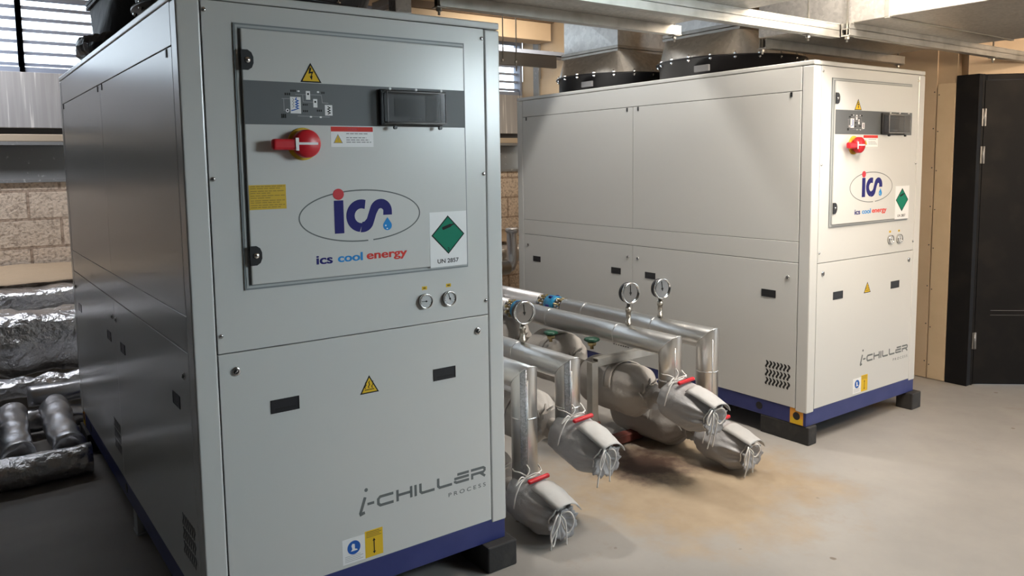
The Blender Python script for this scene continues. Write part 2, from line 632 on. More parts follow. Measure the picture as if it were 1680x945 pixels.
# back wall: blockwork, steel beam, concrete lintel, louvred window band
bw = struct(MB().box((XL, YB, 0), (XR + .15, YB + .22, 1.42)).build('wall_back', M_block))
t = MB()
t.box((XL, YB + .10, 1.42), (XR + .1, YB + .115, 1.745))                       # web
t.box((XL, YB - .02, 1.42), (XR + .1, YB + .2, 1.447))                          # bottom flange
t.box((XL, YB - .02, 1.715), (XR + .1, YB + .2, 1.742))                         # top flange
struct(t.build('trim_1', M_steelg))
struct(MB().box((XL, YB - .01, 1.742), (XR + .1, YB + .2, 1.80), bevel=.006).build('trim_2', M_trim))
struct(MB().box((XL, YB + .06, 1.80), (XR + .1, YB + .2, 1.86)).build('trim_3', M_gap))
struct(MB().box((XL, YB, 1.85), (XR + .1, YB + .22, 2.285), bevel=.004).build('wall_back_lintel', M_streak))
for k, (xa, xb) in enumerate(((XL, -1.2), (-1.2, 0.03), (0.03, 1.26), (1.26, 2.5), (2.5, 3.72), (3.72, 4.94)), 1):
    fr = MB()
    fr.box((xa, YB + .02, 2.285), (xb, YB + .12, 2.325))
    fr.box((xa, YB + .02, 3.06), (xb, YB + .12, 3.10))
    for xx in (xa, xb):
        fr.box((xx - .017, YB + .0, 2.285), (xx + .017, YB + .12, 3.10))
    fr.box((xa, YB - .015, 2.842), (xb, YB + .04, 2.875))
    wd = struct(fr.build('window_%d' % k, M_frame))
    sl = MB()
    z = 2.352
    while z < 3.05:
        rot = Matrix.Rotation(math.radians(7), 3, 'X')
        sl.box((xa + .02, YB + .05, z - .013), (xb - .02, YB + .11, z + .013), rot=rot, org=(0, YB + .08, z))
        z += .0885
    sl.build('window_slats', M_frame, wd)
    MB().rect(xa + .02, xb - .02, 2.32, 3.06, YB + .135, .004).build('window_pane', M_glass, wd)
struct(MB().box((XL, YB, 3.10), (XR + .1, YB + .22, ZC)).build('wall_back_upper', M_tan))

# right wall of board, in two sheets, then the black door set at an angle
WR = Matrix.Rotation(-math.atan2(.09, 4.76), 3, 'Z')
WO = Vector((XR, .14, 0))
struct(MB().box((XR + .012, .14, 0), (XR + .16, YB, ZC), rot=WR, org=WO).build('wall_right', M_tan))
t = MB()
t.box((XR, .262, .004), (XR + .012, YB, 2.44), bevel=.0015, rot=WR, org=WO)
sheet = struct(t.build('wall_right_sheet', M_tan))
t = MB()
t.box((XR, .142, .004), (XR + .013, .254, 1.99), bevel=.0015)
for zz in (.1, .36, .62, .9, 1.16, 1.42, 1.68, 1.92):
    for yy in (.244, .272 + .002):
        t.cyl((XR - .0012, yy, zz + (yy > .26) * .02), (XR + .002, yy, zz + (yy > .26) * .02), .0042, 1, 8)
struct(t.build('wall_right_strip', [M_ply, M_gap]))
t = MB()
t.box((XR - .02, 4.56, 0), (XR + .01, 4.66, ZC), rot=WR, org=WO)
struct(t.build('trim_4', M_steelg))
dv = Vector((.753, -.658, 0)).normalized()
dn = Vector((-dv.y, dv.x, 0))            # pointing away from the viewer
A = Vector((4.928, .0, 0))


def along(mb, u0, u1, v0, v1, z0, z1, mi=0, bevel=0.0):
    """box in the door plane: u along the wall, v into the wall"""
    r = Matrix.Rotation(math.atan2(dv.y, dv.x), 3, 'Z')
    return mb.box((A.x + u0, A.y + v0, z0), (A.x + u1, A.y + v1, z1), mi, bevel, rot=r, org=A)


t = MB()
t.box((XR + .002, .0, .0), (XR + .12, .139, 2.035), bevel=.003)
along(t, -.075, .0, -.012, .10, 0, 2.035, 0, .003)
along(t, .0, 1.02, .03, .12, 2.0, 2.035)
along(t, .95, 1.02, -.012, .10, 0, 2.035)
dr = struct(t.build('door_1', M_doorb))
t = MB()
along(t, .008, .945, .0, .044, .006, 1.995, 0, .002)
lf = t.build('door_leaf', M_doorb, dr)
t = MB()
along(t, .10, .935, -.003, .0, .50, .503)
along(t, .10, .935, -.003, .0, .47, .472)
t.build('kick_plate_edge', M_edge, dr)
for zz in (.30, 1.52, 1.76):
    t = MB()
    along(t, -.012, .014, -.016, .0, zz - .055, zz + .055)
    p = A + dv * .002 - dn * .016
    t.cyl((p.x, p.y, zz - .056), (p.x, p.y, zz + .056), .006, 0, 10)
    t.build('hinge', M_edge, dr)
# wall above and beyond the door
t = MB()
along(t, -.09, 3.0, .02, .16, 2.036, ZC)
along(t, 1.02, 3.0, .02, .16, 0, 2.036)
struct(t.build('wall_door', M_tan))
t = MB()
along(t, 2.85, 5.5, .02, .16, 0, ZC)
struct(t.build('wall_right_front', M_lwall))

# ================================================================== chiller
W, D, H = 1.101, 2.54, 2.011
PX = .067        # post width on the front
QY = .070        # post width on the sides
ZB, ZP, ZK = .187, .172, .100   # panel bottom, post bottom, base-frame bottom
ZM, ZT = .966, 1.986
ZS1, ZS2, ZS3 = 1.861, 1.080, .968
YM = 1.287
G = .0016


def screw(parent, x, z, y=0.0, r=.007, name='screw'):
    t = MB()
    t.lathe([(0, r), (.003, r * .95), (.0045, r * .5), (.0045, .0005)], (x, y, z), (0, -1, 0), 0, 12)
    t.rect(x - r * .7, x + r * .7, z - .0009, z + .0009, y - .0046, .0003, 1)
    return t.build(name, [M_chrome, M_black], parent)


def lockf(parent, pos, nrm, r=.011):
    """quarter-turn lock: chrome bezel, dark core with a slot"""
    t = MB()
    n = Vector(nrm)
    p = Vector(pos)
    t.lathe([(0, r * 1.25), (.003, r * 1.25), (.0045, r), (.0045, r * .75)], p, n, 0, 20)
    t.lathe([(.003, r * .8), (.006, r * .7), (.006, .0005)], p, n, 1, 16)
    u = Vector((0, 0, 1)).cross(n)
    d = (u * .7 + Vector((0, 0, 1)) * .7) * r * .55
    t.tube([p + n * .0066 - d, p + n * .0066 + d], .0014, 0, 6)
    return t.build('lock', [M_chrome, M_black], parent)


def handle_front(parent, x0, x1, z0, z1, y=0.0):
    """recessed black finger pull in a front panel"""
    t = MB()
    b = .003
    t.rect(x0, x1, z1 - b, z1, y, .002, 0)
    t.rect(x0, x1, z0, z0 + b, y, .002, 0)
    t.rect(x0, x0 + b, z0, z1, y, .002, 0)
    t.rect(x1 - b, x1, z0, z1, y, .002, 0)
    t.rect(x0 + b, x1 - b, z0 + b, z1 - b, y, .0008, 1)
    t.rect(x0 + .012, x1 - .012, z0 + .008, z0 + .016, y - .0008, .0005, 0)
    return t.build('finger_pull', [M_black, M_blackm], parent)


def plate_x(mb, pts, x, mi, th=.0006, side=-1):
    """flat plate on a side panel; pts are (y, z)"""
    f = (lambda a: (x + side * (-(a[1])), a[0], a[2]))
    return mb.poly(pts, 0.0, th, mi, f)


def handle_side(parent, yc, zc, side, x):
    t = MB()
    w2, h2, b = .045, .0205, .003
    y0, y1, z0, z1 = yc - w2, yc + w2, zc - h2, zc + h2
    for (a0, a1, c0, c1) in ((y0, y1, z1 - b, z1), (y0, y1, z0, z0 + b), (y0, y0 + b, z0, z1), (y1 - b, y1, z0, z1)):
        plate_x(t, [(a0, c0), (a1, c0), (a1, c1), (a0, c1)], x, 0, .002, side)
    plate_x(t, [(y0 + b, z0 + b), (y1 - b, z0 + b), (y1 - b, z1 - b), (y0 + b, z1 - b)], x, 1, .0008, side)
    plate_x(t, [(y0 + .012, z0 + .008), (y1 - .012, z0 + .008), (y1 - .012, z0 + .016), (y0 + .012, z0 + .016)], x + side * .0008, 0, .0006, side)
    return t.build('finger_pull', [M_black, M_blackm], parent)


def vent_side(parent, y0, y1, z0, z1, side, x):
    """three rows of seven wavy slots pressed through the panel"""
    t = MB()
    rows, cols = 3, 7
    ch = (z1 - z0) / rows
    cw = (y1 - y0) / cols
    for r in range(rows):
        for c in range(cols):
            yc = y0 + (c + .5) * cw
            za = z0 + r * ch + ch * .07
            hh = ch * .86
            L, R = [], []
            for k in range(9):
                u = k / 8
                off = .0058 * sin(u * 2 * PI * 1.0 + .6)
                wd = cw * .27 * (1 if 0 < k < 8 else .5)
                L.append((yc + off - wd, za + u * hh))
                R.append((yc + off + wd, za + u * hh))
            for k in range(8):
                plate_x(t, [L[k], R[k], R[k + 1], L[k + 1]], x, 0, .0007, side)
    return t.build('vent_slots', M_black, parent)


def triangle(mb, cx, z0, w_, h_, y, mi_y=0, mi_k=1, th=.0005):
    mb.poly([(cx - w_ / 2, z0), (cx + w_ / 2, z0), (cx, z0 + h_)], y, th, mi_k)
    k = .80
    zc = z0 + h_ * .33
    mb.poly([(cx - w_ / 2 * k, zc + (z0 - zc) * k), (cx + w_ / 2 * k, zc + (z0 - zc) * k), (cx, zc + (z0 + h_ - zc) * k)], y - th, th * .6, mi_y)


def make_gauge_dial(name, parent, x, z, r, ang, y=0.0):
    t = MB()
    t.lathe([(0, r * 1.0), (.010, r * 1.0), (.013, r * .97), (.013, r * .86), (.009, r * .84)], (x, y, z), (0, -1, 0), 0, 32)
    t.circ(x, z, r * .86, y - .0095, .0006, 1, 32)
    for k in range(11):
        a = math.radians(225 - 27 * k)
        t.stroke([(x + cos(a) * r * .66, z + sin(a) * r * .66), (x + cos(a) * r * .8, z + sin(a) * r * .8)], r * .035, y - .0101, .0003, 2)
    a = math.radians(ang)
    t.stroke([(x - cos(a) * r * .2, z - sin(a) * r * .2), (x + cos(a) * r * .72, z + sin(a) * r * .72)], r * .07, y - .0106, .0004, 2)
    t.circ(x, z, r * .12, y - .0106, .0008, 2, 12)
    return t.build(name, [M_chrome, M_diald, M_ink], parent)


def arc(cx, cz, r, a0, a1, n=18):
    return [(cx + r * cos(math.radians(a0 + (a1 - a0) * k / n)), cz + r * sin(math.radians(a0 + (a1 - a0) * k / n))) for k in range(n + 1)]


def make_chiller():
    root = thing('industrial_chiller', '', 'chiller')
    # inner dark body that shows in the seams
    MB().box((.012, .012, ZP), (W - .012, D - .012, H - .03)).build('inner_body', M_gap, root)
    # corner posts
    for sx in (0, 1):
        for sy in (0, 1):
            t = MB()
            x0, x1 = (0, PX - G) if sx == 0 else (W - PX + G, W)
            y0, y1 = (0, QY - G) if sy == 0 else (D - QY + G, D)
            t.box((x0, y0, ZP), (x1, y1, ZT - G), 0, .006, 3)
            t.build('corner_post', M_cab, root)
    t = MB()
    t.box((0, 0, ZT + .001), (W, D, H), 0, .005, 3)
    t.build('top_cover', M_cab, root)
    # front panels
    up = MB().box((PX + G, .001, ZM + G), (W - PX - G, .016, ZT - G), 0, .0015, 2).build('upper_front_panel', M_cab, root)
    lo = MB().box((PX + G, .001, ZB), (W - PX - G, .016, ZM - G), 0, .0015, 2).build('lower_front_panel', M_cab, root)
    MB().box((PX + G, D - .016, ZB), (W - PX - G, D - .001, ZT - G), 0, .0015, 2).build('back_panel', M_cab, root)
    for x, z in ((.076, 1.957), (.079, 1.480), (.079, 1.020), (1.024, 1.951), (1.024, 1.477), (1.024, 1.018)):
        screw(up, x, z, .001)
    # side panels on both sides
    for side in (-1, 1):
        xs = 0.001 if side < 0 else W - .001
        xi = .016 if side < 0 else W - .016
        a, b = min(xs, xi), max(xs, xi)
        MB().box((a, QY + G, ZS1 + G), (b, D - QY - G, ZT - G), 0, .0012, 1).build('top_strip', M_cab, root)
        MB().box((a, QY + G, ZS3 + G), (b, D - QY - G, ZS2 - G), 0, .0012, 1).build('middle_strip', M_cab, root)
        for (y0, y1) in ((QY + G, YM - G * .7), (YM + G * .7, D - QY - G)):
            pu = MB().box((a, y0, ZS2 + G * .4), (b, y1, ZS1 - G), 0, .0012, 1).build('upper_side_panel', M_cab, root)
            pl = MB().box((a, y0, ZB), (b, y1, ZS3 - G), 0, .0012, 1).build('lower_side_panel', M_cab, root)
            for yy in (y0 + .05 if y0 > 1 else y0 + .059, y1 - .046 if y0 > 1 else y1 - .046):
                t = MB()
                plate_x(t, [(yy - .006, 1.834), (yy + .006, 1.834), (yy + .006, 1.858), (yy - .006, 1.858)], xs, 0, .0025, side)
                t.build('panel_clip', M_black, pu)
            for yy in ((y0 + .043, y1 - .052) if y0 > 1 else (y0 + .059, y1 - .045)):
                lockf(pl, (xs, yy, .887), (side, 0, 0), .009)
            for yy in ((1.442, 2.308) if y0 > 1 else (.247, 1.129)):
                handle_side(pl, yy, .786, side, xs)
            va = 1.310 if y0 > 1 else .102
            vent_side(pl, va, va + .158, .275, .417, side, xs)
    # blue base frame with lifting holes
    t = MB()
    h = .004
    t.box((0 + h, h, ZK), (W - h, .075, ZB - .001), 0, .003, 2)
    t.box((0 + h, D - .075, ZK), (W - h, D - h, ZB - .001), 0, .003, 2)
    t.box((h, .075, ZK), (.075, D - .075, ZB - .001), 0, .003, 2)
    t.box((W - .075, .075, ZK), (W - h, D - .075, ZB - .001), 0, .003, 2)
    bf = t.build('base_frame', M_blue, root)
    for side in (-1, 1):
        xs = h if side < 0 else W - h
        for k, yy in enumerate((.061, .296, 1.27, 2.24, D - .061)):
            t = MB()
            if k in (0, 4):
                plate_x(t, [(yy - .040, .101), (yy + .040, .101), (yy + .040, .186), (yy - .040, .186)], xs, 1, .0005, side)
                plate_x(t, [(yy - .037, .103), (yy + .037, .103), (yy + .037, .135), (yy - .037, .135)], xs + side * .0004, 2, .0005, side)
            plate_x(t, [(yy + .021 * cos(2 * PI * j / 24), .146 + .021 * sin(2 * PI * j / 24)) for j in range(24)], xs + side * .0006, 0, .0012, side)
            t.build('lifting_hole', [M_black, M_orange, M_yel], bf)
    # control door
    y0 = .001
    d = MB()
    d.rect(.155, .947, 1.149, 1.928, y0, .004, 1)              # raised surround
    d.rect(.160, .942, 1.154, 1.923, y0 - .004, .001, 2)
    d.rect(.1665, .9395, 1.1605, 1.9165, y0 - .005, .0005, 1)
    d.box((.173, y0 - .014, 1.164), (.9385, y0 - .004, 1.9125), 0, .003, 2)
    door = d.build('control_door', [M_cab, M_gask, M_gaskl], root)
    yd = y0 - .014
    for zc in (1.823, 1.251):
        t = MB()
        prof = [(.170, zc + .029), (.190, zc + .029), (.2005, zc + .022), (.206, zc + .009), (.206, zc - .009), (.2005, zc - .022), (.190, zc - .029), (.170, zc - .029)]
        t.poly(prof, yd, .004, 0)
        t.lathe([(0.004, .009), (.0065, .008), (.0065, .0005)], (.1885, yd, zc), (0, -1, 0), 1, 16)
        t.build('door_latch', [M_black, M_chrome], door)
    t = MB()
    t.rect(.1735, .938, 1.638, 1.765, yd, .0005, 0)
    band = t.build('grey_control_band', M_band, door)
    band['label'] = 'grey printed control band'
    yb = yd - .0005
    # circuit diagram on the band
    t = MB()
    Wm, Bm, Km, Rm = 0, 1, 2, 3

    def dx(px):
        return .279 + (px - 160) / (1195 - 160) * (.4585 - .279)

    def dz(pz, px):
        # the zoomed crop is skewed slightly: undo with the band edges
        top = 60 + px * (110 - 60) / 1418
        bot = 885
        return 1.765 - (pz - top) / (bot - top) * (.127)

    def dr_(x0, x1, z0, z1, mi, lay=0):
        xm = (x0 + x1) / 2
        t.rect(dx(x0), dx(x1), dz(z1, xm), dz(z0, xm), yb - lay * .0003, .0004, mi)
    dr_(355, 545, 350, 665, Wm)
    dr_(645, 722, 235, 400, Wm)
    dr_(775, 850, 385, 545, Wm)
    dr_(990, 1130, 495, 695, Wm)
    for (px, pz, r) in ((684, 292, .0033), (812, 438, .0033)):
        t.circ(dx(px), dz(pz, px), r, yb - .0004, .0003, Km, 14)
    t.circ(dx(300), dz(612, 300), .0055, yb, .0004, Wm, 16)
    t.circ(dx(300), dz(612, 300), .0027, yb - .0004, .0003, Km, 12)
    for (px, pz) in ((512, 240), (872, 252), (722, 725), (905, 728)):
        t.circ(dx(px), dz(pz, px), .004, yb, .0004, Wm, 12, .0026)
    for pts in (((450, 300), (930, 310), (945, 455), (1060, 462)), ((585, 310), (590, 440), (780, 445)), ((205, 385), (345, 385)), ((240, 385), (240, 620)), ((480, 710), (1075, 725))):
        t.stroke([(dx(a), dz(b, a)) for a, b in pts], .0021, yb, .0003, 4)
    zz = []
    for k in range(8):
        zz.append((dx(450 + (k % 2) * 48), dz(400 + k * 24, 470)))
    t.stroke([(dx(470), dz(360, 470))] + zz + [(dx(400), dz(605, 420)), (dx(365), dz(612, 370))], .0032, yb - .0004, .0003, Bm)
    zz = [(dx(395 + (k % 2) * 26), dz(375 + k * 30, 400)) for k in range(7)]
    t.stroke(zz, .0016, yb - .0004, .0003, 4)
    zz = [(dx(1040 + (k % 2) * 48), dz(525 + k * 24, 1060)) for k in range(7)]
    t.stroke(zz, .0028, yb - .0004, .0003, Km)
    for (a, b, z0, z1) in ((365, 470, 215, 255), (260, 370, 275, 320), (930, 1000, 245, 285), (580, 680, 480, 512), (580, 680, 600, 635), (835, 940, 585, 625), (185, 280, 675, 755)):
        zc = (z0 + z1) / 2
        n = 3
        for k in range(n):
            w_ = (b - a) / n
            dr_(a + k * w_, a + (k + .7) * w_, z0, z1, Km)
    t.build('circuit_diagram', [M_white, M_blp, M_ink, M_redp, M_txt], band)
    # display under a hinged clear cover
    t = MB()
    x0, x1, z0, z1 = .607, .842, 1.640, 1.757
    t.box((x0, yb - .012, z0), (x1, yb, z1), 0, .004, 2)
    t.box((x0 + .012, yb - .014, z0 + .012), (x1 - .012, yb - .010, z1 - .010), 1, .002, 1)
    disp = t.build('display_housing', [M_black, M_blackm], door)
    t = MB()
    t.rect(x0 + .050, x1 - .075, z0 + .030, z1 - .030, yb - .0142, .0008, 0)
    t.rect(x1 - .068, x1 - .02, z0 + .018, z1 - .018, yb - .0142, .0006, 1)
    t.rect(x0 + .105, x0 + .15, z0 + .018, z0 + .026, yb - .0142, .0006, 1)
    t.build('display_screen', [M_lcd, M_band], disp)
    t = MB()
    t.box((x0 + .006, yb - .044, z0 + .004), (x1 - .002, yb - .012, z1 - .004), 0, .006, 3)
    t.build('clear_cover', M_smoke, disp)
    t = MB()
    for zz in (z0 + .008, z1 - .010):
        t.tube([(x0 + .010, yb - .044, zz), (x1 - .006, yb - .044, zz)], .0022, 0, 8)
    for xx in (x0 + .010, x1 - .008):
        t.tube([(xx, yb - .044, z0 + .008), (xx, yb - .044, z1 - .010)], .0022, 0, 8)
    t.build('cover_edge', M_txt, disp)
    for xx in (x0 + .02, x0 + .115, x0 + .21):
        t = MB()
        t.cyl((xx, yb - .046, z1 - .002), (xx, yb - .040, z1 - .002), .004, 0, 10)
        t.build('cover_screw', M_white, disp)
    for xx in (x0 + .045, x0 + .215):
        t = MB()
        t.cyl((xx, yb - .030, z0 - .006), (xx, yb - .020, z0 - .006), .006, 0, 10)
        t.build('cover_clasp', M_black, disp)
    # isolator switch
    cx, cz = .347, 1.581
    t = MB()
    t.lathe([(0, .049), (.004, .049), (.005, .0475), (.005, .001)], (cx, yd, cz), (0, -1, 0), 0, 40)
    sw = t.build('switch_plate', M_yel2, door)
    t = MB()
    t.lathe([(.005, .030), (.018, .030), (.022, .043), (.040, .042), (.046, .037), (.047, .001)], (cx, yd, cz), (0, -1, 0), 0, 40)
    t.box((cx - .108, yd - .045, cz - .019), (cx - .02, yd - .022, cz + .014), 0, .008, 3)
    t.rect(cx - .040, cx - .030, cz - .021, cz + .017, yd - .0466, .0012, 1)
    t.rect(cx - .034, cx + .030, cz - .0035, cz + .0035, yd - .0466, .0012, 1)
    t.build('switch_handle', [M_red, M_white], sw)['label'] = 'red rotary handle'
    # high-voltage triangle
    t = MB()
    triangle(t, .381, 1.767, .068, .059, yd - .0002)
    t.poly([(.3835, 1.811), (.3775, 1.811), (.3735, 1.793), (.3835, 1.795), (.380, 1.785), (.3765, 1.786), (.3835, 1.774), (.3865, 1.788), (.3835, 1.787), (.390, 1.801), (.380, 1.799)], yd - .0011, .0002, 1)
    t.build('voltage_triangle', [M_yel, M_ink], door)
    # danger label: red strip over white with a small triangle and lines
    t = MB()
    t.rect(.439, .585, 1.572, 1.636, yd, .0005, 0)
    t.rect(.440, .584, 1.620, 1.635, yd - .0005, .0003, 1)
    for (a, b) in ((.497, .505), (.507, .514), (.516, .524), (.526, .530)):
        t.rect(a, b, 1.624, 1.631, yd - .0008, .0002, 4)
    triangle(t, .463, 1.5835, .032, .029, yd - .0005, 2, 3, .0003)
    t.rect(.4622, .4638, 1.593, 1.602, yd - .0011, .0002, 3)
    t.rect(.4622, .4638, 1.588, 1.590, yd - .0011, .0002, 3)
    rnd = random.Random(3)
    for z, xe in ((1.6135, .567), (1.601, .560), (1.594, .570), (1.587, .577)):
        x = .491
        while x < xe:
            l = rnd.uniform(.008, .017)
            t.rect(x, min(x + l, xe), z - .0014, z + .0014, yd - .0005, .0003, 3)
            x += l + .003
    t.build('danger_label', [M_white, M_redp, M_yel, M_txt, M_red], door)
    # yellow notice with ten lines of small print
    t = MB()
    t.rect(.176, .288, 1.387, 1.460, yd, .0005, 0)
    for k, (z, xe) in enumerate(((1.4555, .284), (1.4495, .27), (1.4415, .284), (1.4355, .24), (1.428, .284), (1.4215, .24), (1.4135, .284), (1.4075, .268), (1.4, .284), (1.3935, .27))):
        x = .180
        while x < xe:
            l = rnd.uniform(.008, .02)
            t.rect(x, min(x + l, xe), z - .0012, z + .0012, yd - .0005, .0003, 1)
            x += l + .0028
    t.build('yellow_notice', [M_yel2, M_dim], door)
    # round logo
    t = MB()
    cx, cz, a, b = .5375, 1.353, .2135, .0838
    for k in range(72):
        u0, u1 = 2 * PI * k / 72, 2 * PI * (k + 1) / 72
        if k == 55:
            continue
        o = [(cx + a * cos(u), cz + b * sin(u)) for u in (u0, u1)]
        i = [(cx + (a - .0042) * cos(u), cz + (b - .0042) * sin(u)) for u in (u1, u0)]
        t.poly(o + i, yd, .0004, 1)
    t.circ(.4575, 1.424, .0185, yd - .0003, .0006, 2, 36, .0175)
    t.rect(.4415, .4735, 1.300, 1.4045, yd, .0005, 0)
    # the c: a thick ring open to the upper and lower right
    cc, rz = (.5345, 1.3525), .0525
    o = arc(cc[0], cc[1], .0525, 72, 262, 26)
    i = arc(cc[0], cc[1], .0235, 262, 72, 26)
    t.poly(o + [(.5290 + .0085, 1.3285)] + i[1:-1] + [(.5465, 1.3735)], yd, .0005, 0)
    # the s: hook from lower left, slanting up into an arch that drops at the right
    oc = (.6075, 1.3665)
    outer = [(.5300, 1.2995)] + [(.5345, 1.2990)] + arc(.5385, 1.3395, .0405, -92, -18, 10)[1:] + [(.5875, 1.3560)] + arc(.6035, 1.3635, .0100, 160, 10, 10) + [(.6125, 1.3510), (.6445, 1.3510)]
    inner = arc(.6045, 1.3640, .0400, 0, 155, 20)
    t.poly(outer + inner + [(.5535, 1.3420), (.5450, 1.3335), (.5370, 1.3320)], yd, .0005, 0)
    # the drop
    dp = [(.6275, 1.3430)] + arc(.6270, 1.3160, .0158, 40, -220, 24)
    t.poly(dp, yd, .0005, 3)
    t.circ(.6205, 1.3160, .0028, yd - .0005, .0003, 4, 10)
    t.circ(.6255, 1.3060, .0030, yd - .0005, .0003, 4, 10, .002)
    t.build('round_logo', [M_navy, M_lgrey, M_red, M_sky, M_white], door)
    t = MB()
    for k, q in enumerate((-.0007, 0, .0007)):
        t.text('ics', .377 + q, .430 + q, 1.2075, 1.2345, yd, 0, .018, 0, .0004 + k * .0001)
        t.text('cool', .449 + q, .534 + q, 1.2085, 1.2355, yd, 1, .018, 0, .0004 + k * .0001)
        t.text('energy', .549 + q, .697 + q, 1.2015, 1.2285, yd, 2, .018, 0, .0004 + k * .0001)
    t.build('logo_wording', [M_navy, M_sky, M_redp], door)
    # green diamond gas label
    t = MB()
    t.rect(.787, .936, 1.160, 1.350, yd, .0005, 0)
    t.poly([(.860, 1.203), (.927, 1.270), (.860, 1.337), (.793, 1.270)], yd - .0005, .0003, 2)
    t.poly([(.860, 1.2085), (.9215, 1.270), (.860, 1.3315), (.7985, 1.270)], yd - .0008, .0003, 1)
    rr = math.radians(17)

    def cylp(u, v):
        return (.858 + u * cos(rr) - v * sin(rr), 1.2985 + u * sin(rr) + v * cos(rr))
    t.poly([cylp(*q) for q in ((-.020, -.0055), (.012, -.0055), (.018, -.0025), (.027, -.002), (.027, .002), (.018, .0025), (.012, .0055), (-.020, .0055), (-.0225, .003), (-.0225, -.003))], yd - .0011, .0002, 2)
    t.text('2', .856, .8645, 1.2135, 1.226, yd - .0011, 2, .01)
    t.text('UN 2857', .815, .901, 1.1725, 1.1875, yd - .0005, 2, .014)
    t.build('gas_label', [M_white, M_green, M_ink], door)
    # two dial gauges below the door
    for x, z, ang in ((.769, 1.046, 178), (.865, 1.045, 108)):
        g_ = make_gauge_dial('dial_gauge', up, x, z, .0262, ang, y0)
    for x in (.769, .866):
        t = MB()
        t.rect(x - .010, x + .010, 1.0845, 1.0965, y0, .0005, 0)
        for k in range(3):
            t.rect(x - .005 + k * .0035, x - .0027 + k * .0035, 1.088, 1.093, y0 - .0005, .0002, 1)
        t.build('gauge_tag', [M_yel, M_ink], up)
    # lower front panel fittings
    handle_front(lo, .217, .308, .758, .800, .001)
    handle_front(lo, .796, .887, .758, .800, .001)
    lockf(lo, (.117, .001, .909), (0, -1, 0))
    lockf(lo, (.985, .001, .911), (0, -1, 0))
    t = MB()
    triangle(t, .550, .762, .069, .061, .001)
    for k in range(3):
        x = .5375 + k * .0125
        t.stroke([(x - .002, .779), (x - .0045, .785), (x + .001, .791), (x - .002, .7985), (x + .002, .804 - abs(k - 1) * .002)], .0024, .0001, .0002, 1)
    t.rect(.533, .567, .7735, .776, .0001, .0002, 1)
    t.build('heat_triangle', [M_yel, M_ink], lo)
    # lower lettering in grey, drawn with strokes
    t = MB()
    yy = .001
    sw_ = .0115
    zb, zt = .3545, .4015
    def st(pts, wd=.0095):
        t.stroke(pts, wd, yy, .0004, 0)
    # slanted small letter with its dot and short tail
    st([(.5215, .4110), (.5030, .3600), (.5045, .3555), (.5190, .3590)], .0105)
    t.circ(.5260, .4350, .0065, yy, .0004, 0, 16)
    t.rect(.529, .554, .3805, .3895, yy, .0004, 0)
    z0, z1 = .3685, .3985
    st([(.627, z1), (.577, z1), (.5695, z1 - .007), (.5695, z0 + .007), (.577, z0), (.627, z0)])
    st([(.6425, .3640), (.6425, .4045)])
    st([(.6425, .3850), (.6960, .3850)])
    st([(.6960, .3640), (.6960, .4045)])
    st([(.7135, .3635), (.7135, .4040)])
    st([(.7330, .4035), (.7330, z0 + .006), (.7390, z0), (.7900, z0)])
    st([(.8055, .4030), (.8055, z0 + .006), (.8115, z0), (.8630, z0)])
    st([(.886, .3975), (.936, .3975)])
    st([(.873, .3835), (.936, .3835)])
    st([(.936, z0), (.882, z0), (.8755, z0 + .004), (.8755, z0 + .008)])
    st([(.945, .3975), (.999, .3975), (1.0055, .393), (1.0055, .386), (.999, .3805), (.950, .3805), (.950, .3630)])
    st([(.987, .379), (1.007, .3635)])
    t.text('P R O C E S S', .847, 1.009, .3235, .3385, yy, 0, .012)
    t.build('grey_lettering', M_lgrey, lo)
    # stickers at the foot of the panel
    t = MB()
    t.rect(.434, .5155, .199, .285, .001, .0005, 0)
    t.circ(.475, .251, .0235, .0005, .0004, 1)
    t.poly([(.463, .2395), (.488, .2395), (.486, .2435), (.478, .246), (.478, .262), (.470, .265), (.466, .258), (.469, .246)], .0001, .0003, 0)
    for k in range(4):
        t.rect(.442, .508 - (k % 2) * .01, .2065 + k * .0058, .2082 + k * .0058, .0005, .0003, 2)
    t.build('blue_circle_sticker', [M_white, M_blp, M_gaskl], lo)
    t = MB()
    t.rect(.516, .582, .199, .292, .001, .0005, 0)
    for k in range(4):
        t.rect(.521, .577 - (k % 2) * .008, .2685 + k * .0055, .271 + k * .0055, .0005, .0003, 2)
    t.rect(.5472, .5508, .214, .255, .0005, .0003, 1)
    t.poly([(.5435, .253), (.5545, .253), (.549, .262)], .0005, .0003, 1)
    t.poly([(.5435, .216), (.549, .207), (.5545, .216)], .0005, .0003, 1)
    t.build('yellow_arrow_sticker', [M_yel, M_ink, M_dim], lo)
    # fan rings on the top cover
    for yc in (.965, 1.995):
        t = MB()
        t.lathe([(0, .445), (.105, .445), (.112, .468), (.122, .468), (.122, .43), (.01, .43)], (W / 2, yc, H), (0, 0, 1), 0, 64)
        t.box((W / 2 - .448, yc - .20, H + .03), (W / 2 - .43, yc - .09, H + .068), 1, .002, 1)
        fr = t.build('fan_ring', [M_blackm, M_txt], root)
        for k in range(20):
            a = 2 * PI * (k + .35) / 20
            px, py = W / 2 + .452 * cos(a), yc + .452 * sin(a)
            t = MB()
            t.cyl((px, py, H + .096), (px, py, H + .140), .0045, 0, 8)
            t.cyl((px, py, H + .1225), (px, py, H + .130), .010, 0, 6, False)
            t.cyl((px, py, H + .102), (px, py, H + .1095), .010, 0, 6, False)
            t.build('flange_bolt', M_chrome, fr)
    return root


